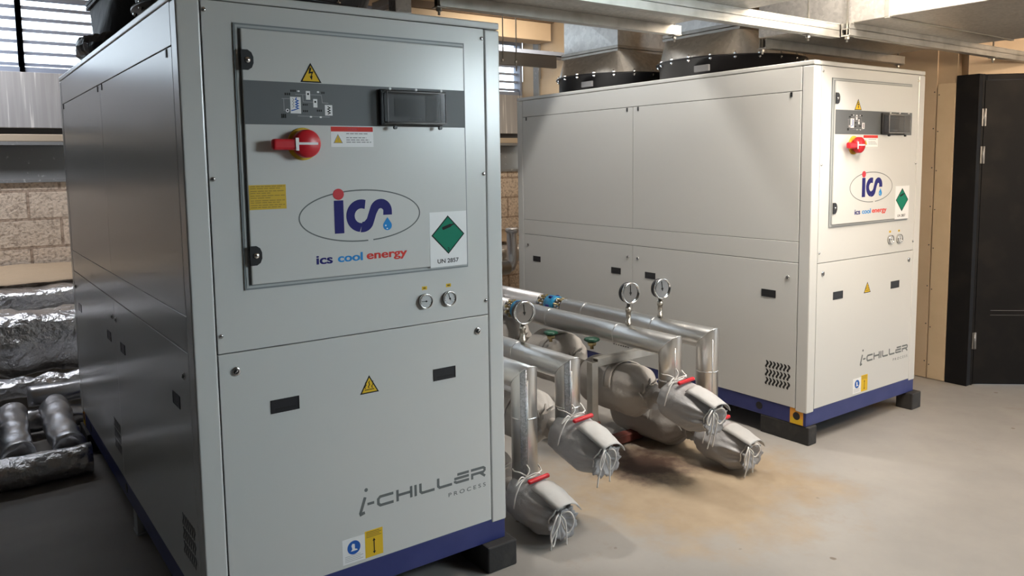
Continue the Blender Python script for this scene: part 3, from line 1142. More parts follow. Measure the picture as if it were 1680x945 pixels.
ch1 = make_chiller()
ch2 = copy_tree(ch1)
for o in list(ch2.children_recursive):
    if o.name.startswith('yellow_notice'):
        bpy.data.objects.remove(o)
ch1['label'] = 'large grey metal chiller cabinet nearest the camera, its dark side on the left'
ch2['label'] = 'grey metal chiller cabinet standing further back in front of the tan board wall'
ch1['group'] = ch2['group'] = 'chillers'
X2, Y2, R2 = 3.0718, .0148, -.012
ch2.location = (X2, Y2, 0)
ch2.rotation_euler = (0, 0, R2)


def c2(x, y, z):
    return (X2 + cos(R2) * x - sin(R2) * y, Y2 + sin(R2) * x + cos(R2) * y, z)


# rubber blocks under the corners
def block(lo, hi, label, rz=0.0, foot=None):
    t = MB()
    t.box(lo, hi, 0, .006, 2)
    o = t.build('rubber_block', M_rubber)
    tag(o, label, 'block', 'rubber blocks under the chillers')
    return o


block((W - .11, -.036, 0), (W + .022, .22, ZK), 'black rubber block under the near chiller at its corner beside the pipes')
block((-.012, -.036, 0), (.12, .22, ZK), 'black rubber block under the front left corner of the near chiller')
block((-.012, D - .26, 0), (.12, D + .01, ZK), 'black rubber block under the back left corner of the near chiller')
t = MB()
t.box((.004, 1.085, 0), (.05, 1.165, .012), 0, .002, 1)
t.box((.006, 1.09, .012), (.03, 1.16, ZK), 0, .002, 1)
tag(t.build('levelling_foot', M_gaskl), 'small grey metal foot under the middle of the near chiller dark side', 'foot')
for (x, y, lab) in ((.006, -.012, 'black rubber block under the far chiller at its corner beside the grey valve jackets'), (W - .078, -.032, 'black rubber block under the far chiller at its corner nearest the black door'),
                    (.006, D - .26, 'black rubber block under the far chiller at its back corner')):
    p = c2(x, y, 0)
    if x < .5:
        block((p[0], p[1], 0), (p[0] + .075 if y < .5 else p[0] + .1, p[1] + .30, ZK), lab)
    else:
        block((p[0], p[1] - .0, 0), (p[0] + .105, p[1] + .10, ZK), lab)
        block((p[0], p[1] + D - .2, 0), (p[0] + .1, p[1] + D, ZK), 'black rubber block under the back of the far chiller by the board wall')


# ================================================================== fan transition ducts
def transition(cx, cy, label, tone):
    r0, hs, z0, z1 = .445, .287, H + .123, 2.30
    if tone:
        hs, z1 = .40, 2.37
    root = thing('fan_duct', label, 'duct', (cx, cy, z0), 0, 'galvanised fan ducts')
    t = MB()
    z1r = z1 - z0
    corners = [(hs, hs), (-hs, hs), (-hs, -hs), (hs, -hs)]
    N = 16
    cv = [t.bm.verts.new((x, y, z1r)) for x, y in corners]
    ring = [t.bm.verts.new((r0 * cos(2 * PI * k / (4 * N)), r0 * sin(2 * PI * k / (4 * N)), 0)) for k in range(4 * N)]
    for q in range(4):
        for k in range(N):
            f = t.bm.faces.new((cv[q], ring[q * N + k], ring[(q * N + k + 1) % (4 * N)]))
            f.smooth = False
        t.bm.faces.new((cv[q], cv[(q + 1) % 4], ring[((q + 1) * N) % (4 * N)]))
    for f in t.bm.faces:
        f.smooth = False
    t.build('round_to_square_cone', M_ductsh if tone else M_galv, root)
    t = MB()
    hf = hs + .016
    for (a, b) in (((-hf, -hf), (hf, -hs + .004)), ((-hf, hs - .004), (hf, hf)), ((-hf, -hs), (-hs + .004, hs)), ((hs - .004, -hs), (hf, hs))):
        t.box((a[0], a[1], z1r - .018), (b[0], b[1], z1r), 0, .002, 1)
        t.box((a[0], a[1], z1r + .003), (b[0], b[1], z1r + .024), 0, .002, 1)
    t.build('flange', M_ductsh if tone else M_strut, root)
    t = MB()
    top = ZC - z0 - .002
    zb = z1r + .003
    for (p, q) in (((-hs, -hs), (hs, -hs)), ((hs, -hs), (hs, hs)), ((hs, hs), (-hs, hs)), ((-hs, hs), (-hs, -hs))):
        nx, ny = (q[1] - p[1]), -(q[0] - p[0])
        l = math.hypot(nx, ny)
        nx, ny = nx / l * .014, ny / l * .014
        zl = [zb, zb + .40, zb + .80, top]
        for k in range(3):
            a, b = zl[k], zl[k + 1]
            v = [t.bm.verts.new(c) for c in ((p[0], p[1], a), (q[0], q[1], a), (q[0], q[1], b), (p[0], p[1], b))]
            m = t.bm.verts.new(((p[0] + q[0]) / 2 + nx, (p[1] + q[1]) / 2 + ny, (a + b) / 2))
            for j in range(4):
                t.bm.faces.new((v[j], v[(j + 1) % 4], m))
    t.build('square_riser', M_ductsh if tone else M_galv, root)
    return root


p = c2(W / 2, .965, 0)
transition(p[0], p[1], 'galvanised square to round fan duct on the far chiller, nearer its control door', 0)
p = c2(W / 2, 1.995, 0)
transition(p[0], p[1], 'galvanised square to round fan duct at the back of the far chiller, lit blue', 0)
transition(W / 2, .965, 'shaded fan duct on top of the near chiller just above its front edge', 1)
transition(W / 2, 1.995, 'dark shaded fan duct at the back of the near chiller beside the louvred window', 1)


def wrinkled(name, mats, rows, parent=None, amp=0.02, freq=6.0, seed=0, mi=0):
    """surface through rows of points, crumpled with noise"""
    t = MB()
    g = []
    for r in rows:
        row = []
        for p in r:
            p = Vector(p)
            n = noise.noise_vector(p * freq + Vector((seed * 7.1, seed, 3))) * amp
            n += noise.noise_vector(p * freq * 2.7 + Vector((seed, 9, seed))) * amp * .45
            row.append(t.bm.verts.new(p + n))
        g.append(row)
    for i in range(len(g) - 1):
        for k in range(len(g[i]) - 1):
            f = t.bm.faces.new((g[i][k], g[i][k + 1], g[i + 1][k + 1], g[i + 1][k]))
            f.smooth = True
    return t.build(name, mats, parent)


# crumpled black sheeting round the ring of the rear duct of the near chiller
rows = []
for i in range(12):
    u = i / 11 * 2 * PI
    row = []
    for k in range(46):
        a = math.radians(150 + 85 * k / 45)
        rr = .500 + .030 * cos(u)
        row.append((W / 2 + rr * cos(a), 1.995 + rr * sin(a), H + .090 + .045 * sin(u)))
    rows.append(row)
o = wrinkled('plastic_sheeting', M_fbl, rows, amp=.016, freq=14, seed=2)
tag(o, 'crumpled black plastic sheeting bunched round the rear fan of the near chiller', 'sheeting')

# ================================================================== overhead ducts and struts
ZD = 2.16


def big_duct(name, x0, x1, y0, y1, z0, z1, label, flange_y):
    root = thing('ventilation_duct', label, 'duct', ((x0 + x1) / 2, y1, z0), 0, 'overhead ventilation ducts')
    ox, oy, oz = root.location
    t = MB()
    t.box((x0 - ox, y0 - oy, 0), (x1 - ox, y1 - oy, z1 - z0), 0, .003, 1)
    t.build('duct_body', M_duct, root)
    for fy in flange_y:
        t = MB()
        e = .012
        a, b = (x0 - ox), (x1 - ox)
        t.box((a - e, fy - oy - .012, -.0), (a - .001, fy - oy + .012, z1 - z0 + e), 0, .002, 1)
        t.box((b + .001, fy - oy - .012, -.0), (b + e, fy - oy + .012, z1 - z0 + e), 0, .002, 1)
        t.box((a - e, fy - oy - .012, -.006), (b + e, fy - oy + .012, -.001), 0, .002, 1)
        t.box((a - e, fy - oy - .012, z1 - z0 + .001), (b + e, fy - oy + .012, z1 - z0 + e), 0, .002, 1)
        t.build('flange', M_strut, root)
    return root


big_duct('a', 1.06, 2.335, -4.6, .345, ZD, 2.62, 'wide galvanised duct overhead to the right of the near chiller', (-1.4,))
big_duct('b', 3.062, 4.38, -4.6, .345, ZD, 2.68, 'wide galvanised duct overhead in front of the far chiller, its side brightly lit', (-.36, -1.9))
big_duct('c', 5.215, 5.9, -2.2, .40, ZD, 2.5, 'short galvanised duct overhead above the black door', ())


def strut(x0, x1, y, z1, label, h=.041, rod=.02, double=False, hangers=()):
    """slotted channel: web, lips and a flat bottom; carried by threaded rods"""
    root = thing('strut_channel', label, 'bracket', (x0, y, z1 - h), 0, 'steel channels carrying the ducts')
    L = x1 - x0
    t = MB()
    w_, th = .041, .0025
    n = 2 if double else 1
    for k in range(n):
        z0 = k * h / n
        hh = h / n
        t.box((0, 0, z0), (L, th, z0 + hh))                      # front web
        t.box((0, w_ - th, z0), (L, w_, z0 + hh))
        t.box((0, 0, z0), (L, w_, z0 + th))
    t.box((0, -.003, 0), (L, 0, .006))
    t.box((0, -.002, h - .004), (L, 0, h))
    t.build('channel', M_strut, root)
    for hx_ in hangers:
        t = MB()
        xx = hx_ - x0
        t.cyl((xx, rod, -.030), (xx, rod, ZC - z1 + h - .002), .005, 0, 10)
        t.cyl((xx, rod, -.016), (xx, rod, -.004), .011, 0, 6, False)
        t.box((xx - .02, .0, -.004), (xx + .02, rod + .021, -.0005), 0, .001, 1)
        t.build('threaded_rod', M_strut, root)
    return root


strut(1.04, 2.40, .30, ZD - .001, 'steel channel under the duct beside the near chiller, the one further back', .044, hangers=(1.048, 2.375))
strut(1.04, 3.03, -.14, ZD - .001, 'long steel channel overhead between the two chillers, its end shining white', .066, double=True, hangers=(2.8,))
strut(3.03, 5.6, -.19, ZD - .001, 'steel channel under the duct in front of the far chiller, starting with a square end', .060, double=True, hangers=(3.045, 4.62))
strut(3.10, 4.56, .325, ZD - .001, 'steel channel just above the top of the far chiller', .048, rod=.034, hangers=(3.12, 4.54))
strut(5.15, 6.0, .24, ZD - .001, 'steel channel overhead above the black door', .046, hangers=(5.18,))

t = MB()
t.box((1.0, .58, H + .001), (1.075, .64, ZC - .002), 0, .002, 1)
t.box((.992, .572, H + .001), (1.083, .648, H + .006), 0, .001, 1)
tag(t.build('cable_trunking', M_duct), 'narrow upright galvanised trunking standing on the near chiller top', 'trunking')

# channel and cable tray between the units, hung on two thin rods near the back
root = thing('hung_channel', 'pale grey channel hung on two thin rods behind the near chiller', 'bracket', (2.2, 3.0, 2.33), 0)
t = MB()
t.box((0, 0, 0), (1.68, .04, .105), 0, .003, 1)
t.build('channel', mat('pale_grey_channel', (0.42, 0.40, 0.37), 0.6), root)
for xx in (3.293, 3.43):
    t = MB()
    t.cyl((xx - 2.2, -.012, -.05 if xx > 3.4 else .05), (xx - 2.2, -.012, ZC - 2.33 - .002), .005, 0, 8)
    t.cyl((xx - 2.2, -.012, .02), (xx - 2.2, -.012, .035), .012, 0, 6, False)
    t.build('threaded_rod', M_strut, root)
root = thing('cable_tray', 'dark cable tray with white cables below the beige bulkhead', 'tray', (3.0, 4.0, 2.60), 0)
t = MB()
t.box((0, 0, 0), (1.92, .2, .012))
t.box((0, 0, 0), (1.92, .008, .05))
t.build('tray', M_frame, root)
for k in range(3):
    t = MB()
    t.tube([(i * .17, .05 + k * .05 + .012 * sin(i * 1.7 + k), .038 + .012 * sin(i * 2.1 + k * 2)) for i in range(11)], .013, 0, 8)
    t.build('cable', M_white, root)
t = MB()
t.box((3.0, 4.25, 2.80), (XR - .01, 4.5, 2.985), 0, .004, 1)
o = t.build('beige_bulkhead', M_tan)
o['kind'] = 'structure'
t = MB()
t.box((2.9, 4.2, 2.985), (XR - .01, 4.55, 3.05))
struct(t.build('trim_5', mat('brown_beam', (0.11, 0.075, 0.05), 0.7)))


# ================================================================== clad pipes
RP = .055
ZPIPE = .627


def clad_pipe(x, ydrop, zbot, label, coup_y=None, yend=3.0, strip=False):
    root = thing('clad_pipe', label, 'pipe', (x, ydrop, 0), 0, 'metal clad pipes between the chillers')
    zc = ZPIPE
    r = RP
    e = yend - ydrop

    def horiz(y0, y1, m, nm, mitre=False, seam=True):
        t = MB()
        n = 40
        for yy in (y0, y1):
            pass
        a, b = [], []
        for k in range(n):
            ph = 2 * PI * k / n
            cx, cz = r * cos(ph), r * sin(ph)
            ya = y0 - cz if mitre else y0
            a.append(t.bm.verts.new((cx, ya, zc + cz)))
            b.append(t.bm.verts.new((cx, y1, zc + cz)))
        for k in range(n):
            f = t.bm.faces.new((a[k], a[(k + 1) % n], b[(k + 1) % n], b[k]))
            f.smooth = True
        t.bm.faces.new(list(reversed(b)))
        if not mitre:
            t.bm.faces.new(a)
        # overlapped joints and a long lap seam
        yy = y0 + .34
        while yy < y1 - .1:
            t.lathe([(0, r - .0005), (.0005, r + .0006), (.008, r + .0006), (.009, r - .0005)], (0, yy, zc), (0, 1, 0), 0, 40)
            yy += .55
        return t.build(nm, m, root)
    if coup_y:
        horiz(0, coup_y - .115 - ydrop, M_alu, 'horizontal_cladding', True)
        horiz(coup_y + .115 - ydrop, e, M_alu2, 'rear_cladding')
        t = MB()
        yl = coup_y - .115 - ydrop
        t.lathe([(0, r * .96), (.004, r * .96), (.006, r * .70), (.055, r * .70), (.06, r * .9), (.068, r * .9)], (0, yl, zc), (0, 1, 0), 0, 32)
        cp0 = t.build('flange_joint', M_chrome, root)
        t = MB()
        t.lathe([(.23, r * .96), (.226, r * .96), (.222, r * .70), (.175, r * .70), (.17, r * .9), (.162, r * .9)], (0, yl, zc), (0, 1, 0), 0, 32)
        cp = t.build('flange_joint', M_chrome, root)
        for k in range(8):
            a = 2 * PI * (k + .5) / 8
            t = MB()
            px, pz = r * .86 * cos(a), zc + r * .86 * sin(a)
            t.cyl((px, yl + .012, pz), (px, yl + .215, pz), .0055, 0, 8)
            for q in (.014, .204):
                t.cyl((px, yl + q, pz), (px, yl + q + .012, pz), .0105, 0, 6, False)
            t.build('bolt', M_brass, cp)
        t = MB()
        t.lathe([(.070, r * .98), (.074, r * 1.04), (.156, r * 1.04), (.160, r * .98), (.160, r * .7), (.07, r * .7)], (0, yl, zc), (0, 1, 0), 0, 32)
        for a in (60, 118, 180, 0):
            aa = math.radians(a)
            t.box((r * 1.02 * cos(aa) - .010, yl + .102, zc + r * 1.02 * sin(aa) - .008), (r * 1.02 * cos(aa) + .010, yl + .128, zc + r * 1.02 * sin(aa) + .008), 1, .003, 1)
        t.build('blue_coupling_body', [M_cyan, M_navy], root)
    else:
        horiz(0, e, M_alu, 'horizontal_cladding', True)
    # drop
    t = MB()
    n = 40
    a, b = [], []
    for k in range(n):
        ph = 2 * PI * k / n
        cx, cy = r * cos(ph), r * sin(ph)
        a.append(t.bm.verts.new((cx, cy, zc - cy)))
        b.append(t.bm.verts.new((cx, cy, zbot)))
    for k in range(n):
        f = t.bm.faces.new((a[k], b[k], b[(k + 1) % n], a[(k + 1) % n]))
        f.smooth = True
    t.bm.faces.new(b)
    # lap seam down the front left and one joint ring
    for ang in (-112,):
        aa = math.radians(ang)
        t.tube([(r * cos(aa), r * sin(aa), zc - .0), (r * cos(aa), r * sin(aa), zbot)], .0022, 0, 6)
    zj = zc - .17
    t.lathe([(0, r - .0005), (.0005, r + .0006), (.008, r + .0006), (.009, r - .0005)], (0, 0, zj), (0, 0, 1), 0, 40)
    t.build('drop_cladding', M_alu, root)
    if strip:
        t = MB()
        g0, g1 = [], []
        for k in range(9):
            a_ = math.radians(-130 - 14 + 28 * k / 8)
            q_ = r + .0012
            g0.append(t.bm.verts.new((q_ * cos(a_), q_ * sin(a_), zc - q_ * sin(a_) - .004)))
            g1.append(t.bm.verts.new((q_ * cos(a_), q_ * sin(a_), zbot)))
        for k in range(8):
            t.bm.faces.new((g0[k], g1[k], g1[k + 1], g0[k + 1])).smooth = True
        t.build('spangled_seam_strip', M_galv2, root).modifiers.new('s', 'SOLIDIFY').thickness = .001
    # mitre seam of the elbow
    t = MB()
    t.tube([(r * 1.008 * cos(2 * PI * k / 40), r * 1.008 * sin(2 * PI * k / 40), zc - r * 1.008 * sin(2 * PI * k / 40)) for k in range(40)], .0022, 0, 6, False, True, True)
    t.build('elbow_seam', M_alu, root)
    # rivets
    t = MB()
    for k in range(3):
        a = math.radians(-150 + 40 * k)
        t.lathe([(0, .004), (.002, .003), (.003, .0005)], (r * cos(a), r * sin(a), zj + .006), (cos(a), sin(a), 0), 0, 8)
    t.build('rivet', M_chrome, root)
    return root


YD = .22
XP = (2.52, 2.247, 1.597, 1.359)
clad_pipe(XP[0], YD, .16, 'silver clad pipe furthest from the near chiller, with a blue coupling', 1.42)
clad_pipe(XP[1], YD, .42, 'silver clad pipe running above the support frame, with a blue coupling', 1.40)
clad_pipe(XP[2], YD, .38, 'silver clad pipe dropping in front of the strut post', 1.40, strip=True)
clad_pipe(XP[3], YD, .16, 'silver clad pipe dropping right beside the near chiller', 1.40, strip=True)


def gauge(x, y, zc, label, ang, rz=-.12):
    """pressure gauge on a short stem screwed into the pipe"""
    zb = ZPIPE + RP
    root = thing('pressure_gauge', label, 'gauge', (x, y, zb), rz, 'pressure gauges on the pipes')
    h = zc - zb
    r = .053
    t = MB()
    t.lathe([(-.012, .010), (.004, .010), (.004, .015), (.018, .015), (.018, .0125), (h * .42, .0125), (h * .42, .0155), (h * .56, .0155), (h * .56, .010), (h - r * .9, .010)], (0, 0, 0), (0, 0, 1), 0, 16)
    t.build('stem', M_steelf, root)
    t = MB()
    t.lathe([(0, r * .55), (.002, r * .9), (.006, r * .97), (.034, r * .97), (.036, r * .6)], (0, .020, h), (0, -1, 0), 0, 40)
    t.build('case', M_blackm, root)
    t = MB()
    t.lathe([(0, r * .98), (.002, r * 1.05), (.011, r * 1.05), (.014, r * 1.0), (.013, r * .90), (.006, r * .90)], (0, -.012, h), (0, -1, 0), 0, 40)
    t.build('bezel', M_chrome, root)
    t = MB()
    t.circ(0, h, r * .91, -.015, .002, 0, 40)
    for k in range(26):
        a = math.radians(225 - 270 * k / 25)
        r0 = .72 if k % 5 == 0 else .78
        t.stroke([(cos(a) * r * r0, h + sin(a) * r * r0), (cos(a) * r * .84, h + sin(a) * r * .84)], r * .025, -.017, .0003, 1)
    t.rect(-r * .26, r * .26, h - r * .56, h - r * .48, -.017, .0003, 1)
    t.build('dial', [M_dial, M_ink], root)
    t = MB()
    a = math.radians(ang)
    t.stroke([(-cos(a) * r * .22, h - sin(a) * r * .22), (cos(a) * r * .72, h + sin(a) * r * .76)], r * .085, -.0185, .0006, 0)
    t.circ(0, h, r * .11, -.0185, .0012, 0, 14)
    t.build('needle', M_ink, root)
    return root


gauge(XP[0], .537, .839, 'round pressure gauge on the pipe furthest from the near chiller', 98)
gauge(XP[1], .500, .850, 'round pressure gauge on the pipe above the support frame, second from the far chiller', 92)
gauge(XP[2], .536, .825, 'round pressure gauge on the pipe nearest the edge of the near chiller', 96)


# ================================================================== jacketed valves
def cord_path(mb, pts, r=.0032, mi=0):
    """smooth tube through control points"""
    P = [Vector(p) for p in pts]
    out = []
    n = len(P)
    for i in range(n - 1):
        p0, p1, p2, p3 = P[max(i - 1, 0)], P[i], P[i + 1], P[min(i + 2, n - 1)]
        for k in range(6):
            u = k / 6
            out.append(.5 * ((2 * p1) + (p2 - p0) * u + (2 * p0 - 5 * p1 + 4 * p2 - p3) * u * u + (3 * p1 - p0 - 3 * p2 + p3) * u ** 3))
    out.append(P[-1])
    return mb.tube(out, r, mi, 7)


def fnoise(p, s):
    return noise.noise(Vector(p) * s)


def jacket_valve(x, yc, zc, label, seed, r=.098, flap_a=(26, 124), L=.315, tilt=8):
    rnd = random.Random(seed)
    yb = yc + L * .56                      # back end, against the pipe
    root = thing('jacketed_valve', label, 'valve', (x, yb, zc - .014 + L * .5 * sin(math.radians(tilt))), 0, 'grey jacketed valves at the pipe ends')
    root.rotation_euler = (math.radians(tilt), 0, 0)
    # profile from the rounded back (0) to the gathered front (L)
    prof = []
    NT = 44
    for i in range(NT + 1):
        u = i / NT
        s = u * L
        if u < .16:
            q = .030 + (r - .030) * math.sin(u / .16 * PI / 2) ** .7
        elif u < .60:
            q = r + .006 * math.sin((u - .16) / .44 * PI)
        elif u < .90:
            v = (u - .60) / .30
            q = r - (r - .062) * (1 - math.cos(v * PI / 2)) ** 1.3
        elif u < .94:
            q = .062 - .006 * math.sin((u - .90) / .04 * PI)
        else:
            v = (u - .94) / .06
            q = .062 + .010 * v
        prof.append((s, q))
    prof += [(L * .985, .058), (L * .955, .044), (L * .935, .028), (L * .93, .012), (L * .932, .003)]
    ph0 = rnd.uniform(0, 6)

    def wob(i, ph):
        u = min(1, i / NT)
        amp = .010 + .105 * max(0, (min(u, .90) - .52) / .38) ** 1.5 + .03 * max(0, (.2 - u) / .2)
        f = 1 + amp * ((1 - 2 * abs(sin(ph * 4.5 + ph0))) * .8 + (1 - 2 * abs(sin(ph * 8 + 2 * ph0 + u * 4))) * .55 + sin(ph * 3 + ph0 * 3) * .6)
        f += .075 * fnoise((cos(ph) * 1.3 + seed, sin(ph) * 1.3, u * 3.2), 1.2)
        f += .022 * fnoise((cos(ph) * 3 + seed, sin(ph) * 3, u * 7.0), 1.4)
        # slightly squashed with a flatter top
        f *= 1 - .07 * sin(ph)
        return f
    t = MB()
    t.lathe(prof, (0, 0, 0), (0, -1, 0), 0, 88, True, wob)
    t.build('jacket', M_bag, root)
    # cloth flap over the top right shoulder
    rows_o, rows_i = [], []
    for i in range(13):
        u = .50 + .52 * i / 12
        row_o, row_i = [], []
        for k in range(9):
            a = math.radians(flap_a[0] + (flap_a[1] - flap_a[0]) * k / 8)
            rr = r + .008 + (.0 if u < .7 else -(u - .7) * .05) + .003 * fnoise((k * .4, i * .4, seed), 1.0)
            px, pz = cos(a) * rr, sin(a) * rr
            row_o.append((px, -u * L, pz))
            row_i.append((px * .965, -u * L, pz * .965))
        rows_o.append(row_o)
        rows_i.append(row_i)
    t = MB()
    ov = [[t.bm.verts.new(p) for p in rw] for rw in rows_o]
    iv = [[t.bm.verts.new(p) for p in rw] for rw in rows_i]
    for i in range(12):
        for k in range(8):
            for g_ in (ov, iv):
                f = t.bm.faces.new((g_[i][k], g_[i][k + 1], g_[i + 1][k + 1], g_[i + 1][k]))
                f.smooth = True
    for k in range(8):
        t.bm.faces.new((ov[0][k], ov[0][k + 1], iv[0][k + 1], iv[0][k]))
        t.bm.faces.new((ov[-1][k], ov[-1][k + 1], iv[-1][k + 1], iv[-1][k]))
    for i in range(12):
        t.bm.faces.new((ov[i][0], ov[i + 1][0], iv[i + 1][0], iv[i][0]))
        t.bm.faces.new((ov[i][-1], ov[i + 1][-1], iv[i + 1][-1], iv[i][-1]))
    t.build('flap', M_flap, root)
    # red valve lever poking out across the top
    t = MB()
    yl = YD - yb - .062 - .024
    zl = r + .012
    t.box((-.060, yl - .009, zl - .008), (.048, yl + .009, zl + .008), 0, .006, 3, rot=Matrix.Rotation(math.radians(-4), 3, 'Y'), org=(0, yl, zl))
    t.build('lever', M_red, root)['label'] = 'red valve lever'
    # cords: front bow with hanging ends, back bow round the pipe
    f = -L * .92
    t = MB()
    t.tube([(.060 * cos(2 * PI * k / 24), f + .004 * sin(k * 1.9), .058 * sin(2 * PI * k / 24)) for k in range(24)], .0032, 0, 7, False, True, True)
    kx, kz = -.030 + rnd.uniform(-.014, .010), .046 + rnd.uniform(-.008, .006)
    for sgn in (-1, 1):
        w_ = rnd.uniform(.042, .066)
        dz = rnd.uniform(-.07, .03)
        cord_path(t, [(kx, f - .01, kz), (kx + sgn * w_ * .6, f - .035, kz + .018 + dz * .2), (kx + sgn * w_, f - .04, kz - .02 + dz * .6), (kx + sgn * w_ * .55, f - .035, kz - .055 + dz), (kx, f - .012, kz)])
        ln = rnd.uniform(.12, .18)
        ex = kx + sgn * rnd.uniform(.012, .045)
        zmin = -zc + .006
        cord_path(t, [(kx, f - .012, kz), (kx + sgn * .014, f - .034, kz - .02), (ex, f - .036, max(zmin, kz - ln * .6)), (ex + sgn * .004, f - .034 + rnd.uniform(-.01, .01), max(zmin, kz - ln))])
    t.lathe([(-.008, .003), (-.004, .008), (.004, .008), (.008, .003)], (kx, f - .014, kz), (1, 0, 0), 0, 10)
    t.build('front_cord', M_cord, root)
    t = MB()
    bx, bz, yk = -.050, .104, YD - yb - .052
    for sgn in (-1, 1):
        cord_path(t, [(bx, yk, bz), (bx + sgn * .035, yk - .018, bz + .024), (bx + sgn * .062, yk - .018, bz + .014 - .02 * (sgn < 0)), (bx + sgn * .03, yk - .01, bz + .002), (bx, yk, bz)], .003)
    cord_path(t, [(bx, yk, bz), (bx - .035, yk - .015, bz - .010), (bx - .058, yk - .02, bz - .055), (bx - .060, yk - .018, bz - .11)], .003)
    cord_path(t, [(bx, yk, bz), (bx + .02, yk, bz + .03), (bx + .01, yk + .01, bz + .055)], .003)
    t.tube([(.060 * cos(2 * PI * k / 28), (YD - yb) + .060 * sin(2 * PI * k / 28), r + .014 + .006 * sin(k * .9)) for k in range(28)], .003, 0, 7, False, True, True)
    t.build('back_cord', M_cord, root)
    return root


jacket_valve(XP[0], .075, .135, 'silver grey jacketed valve with red lever, nearest the far chiller base', 11, tilt=10)
jacket_valve(XP[1], .070, .375, 'silver grey jacketed valve held highest, above the floor shadow', 5, tilt=12)
jacket_valve(XP[2], .095, .335, 'silver grey jacketed valve hanging in front of the strut post', 23, tilt=14)
jacket_valve(XP[3], .100, .128, 'silver grey jacketed valve close to the floor beside the near chiller', 8, tilt=9)


def big_jacket(x, y0, y1, zc, r, label, seed, mats=None):
    """larger dull insulation jacket with gathered ends on a stub of pipe"""
    root = thing('insulation_jacket', label, 'jacket', (x, y1, zc), 0, 'large insulation jackets behind the valves')
    L = y1 - y0
    NT = 40
    prof = []
    for i in range(NT + 1):
        u = i / NT
        if u < .12:
            q = .058 + (r - .058) * sin(u / .12 * PI / 2)
        elif u < .72:
            q = r
        elif u < .93:
            v = (u - .72) / .21
            q = r - (r - .05) * (1 - cos(v * PI / 2))
        else:
            q = .05 + .014 * (u - .93) / .07
        prof.append((u * L, q))

    def wob(i, ph):
        u = i / NT
        amp = .006 + .075 * max(0, (u - .62) / .38) ** 1.2
        f = 1 + amp * (sin(ph * 8 + seed) * .6 + sin(ph * 13 + seed * 2 + u * 4) * .5)
        f += .05 * fnoise((cos(ph) * 1.1 + seed, sin(ph) * 1.1, u * 2.6), 1.3)
        return f
    t = MB()
    t.lathe(prof, (0, 0, 0), (0, -1, 0), 0, 80, True, wob)
    t.build('jacket', mats or M_bag2, root)
    t = MB()
    t.cyl((0, .02, 0), (0, -L - .05, 0), .030, 0, 20)
    t.build('pipe_stub', M_bag2, root)
    # overlapping seam flap round the shoulder
    t = MB()
    fl_o = []
    for i in range(5):
        u = .50 + .10 * i / 4
        fl_o.append([t.bm.verts.new((cos(a) * (r + .010), -u * L - .02 * sin(a * 2 + seed), sin(a) * (r + .010))) for a in [math.radians(-20 + 190 * k / 26) for k in range(27)]])
    for i in range(4):
        for k in range(26):
            f = t.bm.faces.new((fl_o[i][k], fl_o[i][k + 1], fl_o[i + 1][k + 1], fl_o[i + 1][k]))
            f.smooth = True
    o = t.build('seam_flap', mats or M_bag2, root)
    sm = o.modifiers.new('s', 'SOLIDIFY')
    sm.thickness = .006
    t = MB()
    for k in range(4):
        a = math.radians(60 + 34 * k)
        cord_path(t, [(cos(a) * .055, -L * .9, sin(a) * .055), (cos(a) * .085, -L * .93, sin(a) * .085), (cos(a + .3) * .078, -L * .97, sin(a + .3) * .078), (cos(a + .5) * .056, -L * .93, sin(a + .5) * .056)], .004)
    t.build('draw_cord', M_bag2, root)
    return root


big_jacket(XP[1], .31, .80, .352, .130, 'large dull grey jacket under the strut frame', 1)
big_jacket(XP[0], .30, .84, .137, .128, 'large dull grey jacket lying low behind the valve nearest the far chiller', 2)
big_jacket(XP[2], .33, .82, .345, .125, 'dark grey jacket seen between the two drops beside the near chiller, upper one', 3)
big_jacket(XP[3], .34, .84, .130, .118, 'dark grey jacket near the floor behind the drop beside the near chiller', 4)
big_jacket(XP[1], .88, 1.24, .405, .142, 'tan grey jacket with a green handle behind the strut post', 6)
big_jacket(XP[1], 1.36, 1.90, .410, .150, 'tan grey jacket furthest back under the blue coupling', 7)


def valve_wheel(x, y, z, label, rz=0.0):
    root = thing('valve_handle', label, 'valve handle', (x, y, z), rz, 'green valve handles')
    t = MB()
    t.cyl((0, 0, -.03), (0, 0, .025), .010, 0, 12)
    t.lathe([(-.012, .02), (-.004, .024), (.004, .024), (.008, .012)], (0, 0, 0), (0, 0, 1), 0, 6, False)
    t.build('spindle', M_brass, root)
    t = MB()
    t.lathe([(.014, .010), (.016, .028), (.012, .036), (.018, .040), (.027, .036), (.030, .015), (.030, .001)], (0, 0, 0), (0, 0, 1), 0, 28, True, lambda i, ph: 1 + .06 * sin(ph * 6))
    t.build('hand_knob', M_greenh, root)
    return root


valve_wheel(XP[1] - .105, .66, .575, 'green valve knob on the tan jacket just left of the strut frame')
valve_wheel(XP[1] - .11, .99, .555, 'green valve knob on the tan jackets below the blue coupling')

# short pale pipe stub seen between the two drops
t = MB()
t.cyl((1.48, .62, .50), (1.52, .36, .475), .018, 0, 20)
t.cyl((1.48, .62, .50), (1.48, .62, .455), .018, 0, 20)
tag(t.build('pipe_stub', M_alu2), 'short pale pipe stub visible between the two silver drops', 'pipe')

# strut support frame standing on a red steel stand
root = thing('support_frame', 'zinc strut frame on red steel feet between the silver pipes', 'frame', (2.05, .555, 0), 0)


def chan(mb, a, b, w_=.041):
    mb.box(a, b, 0, .002, 1)


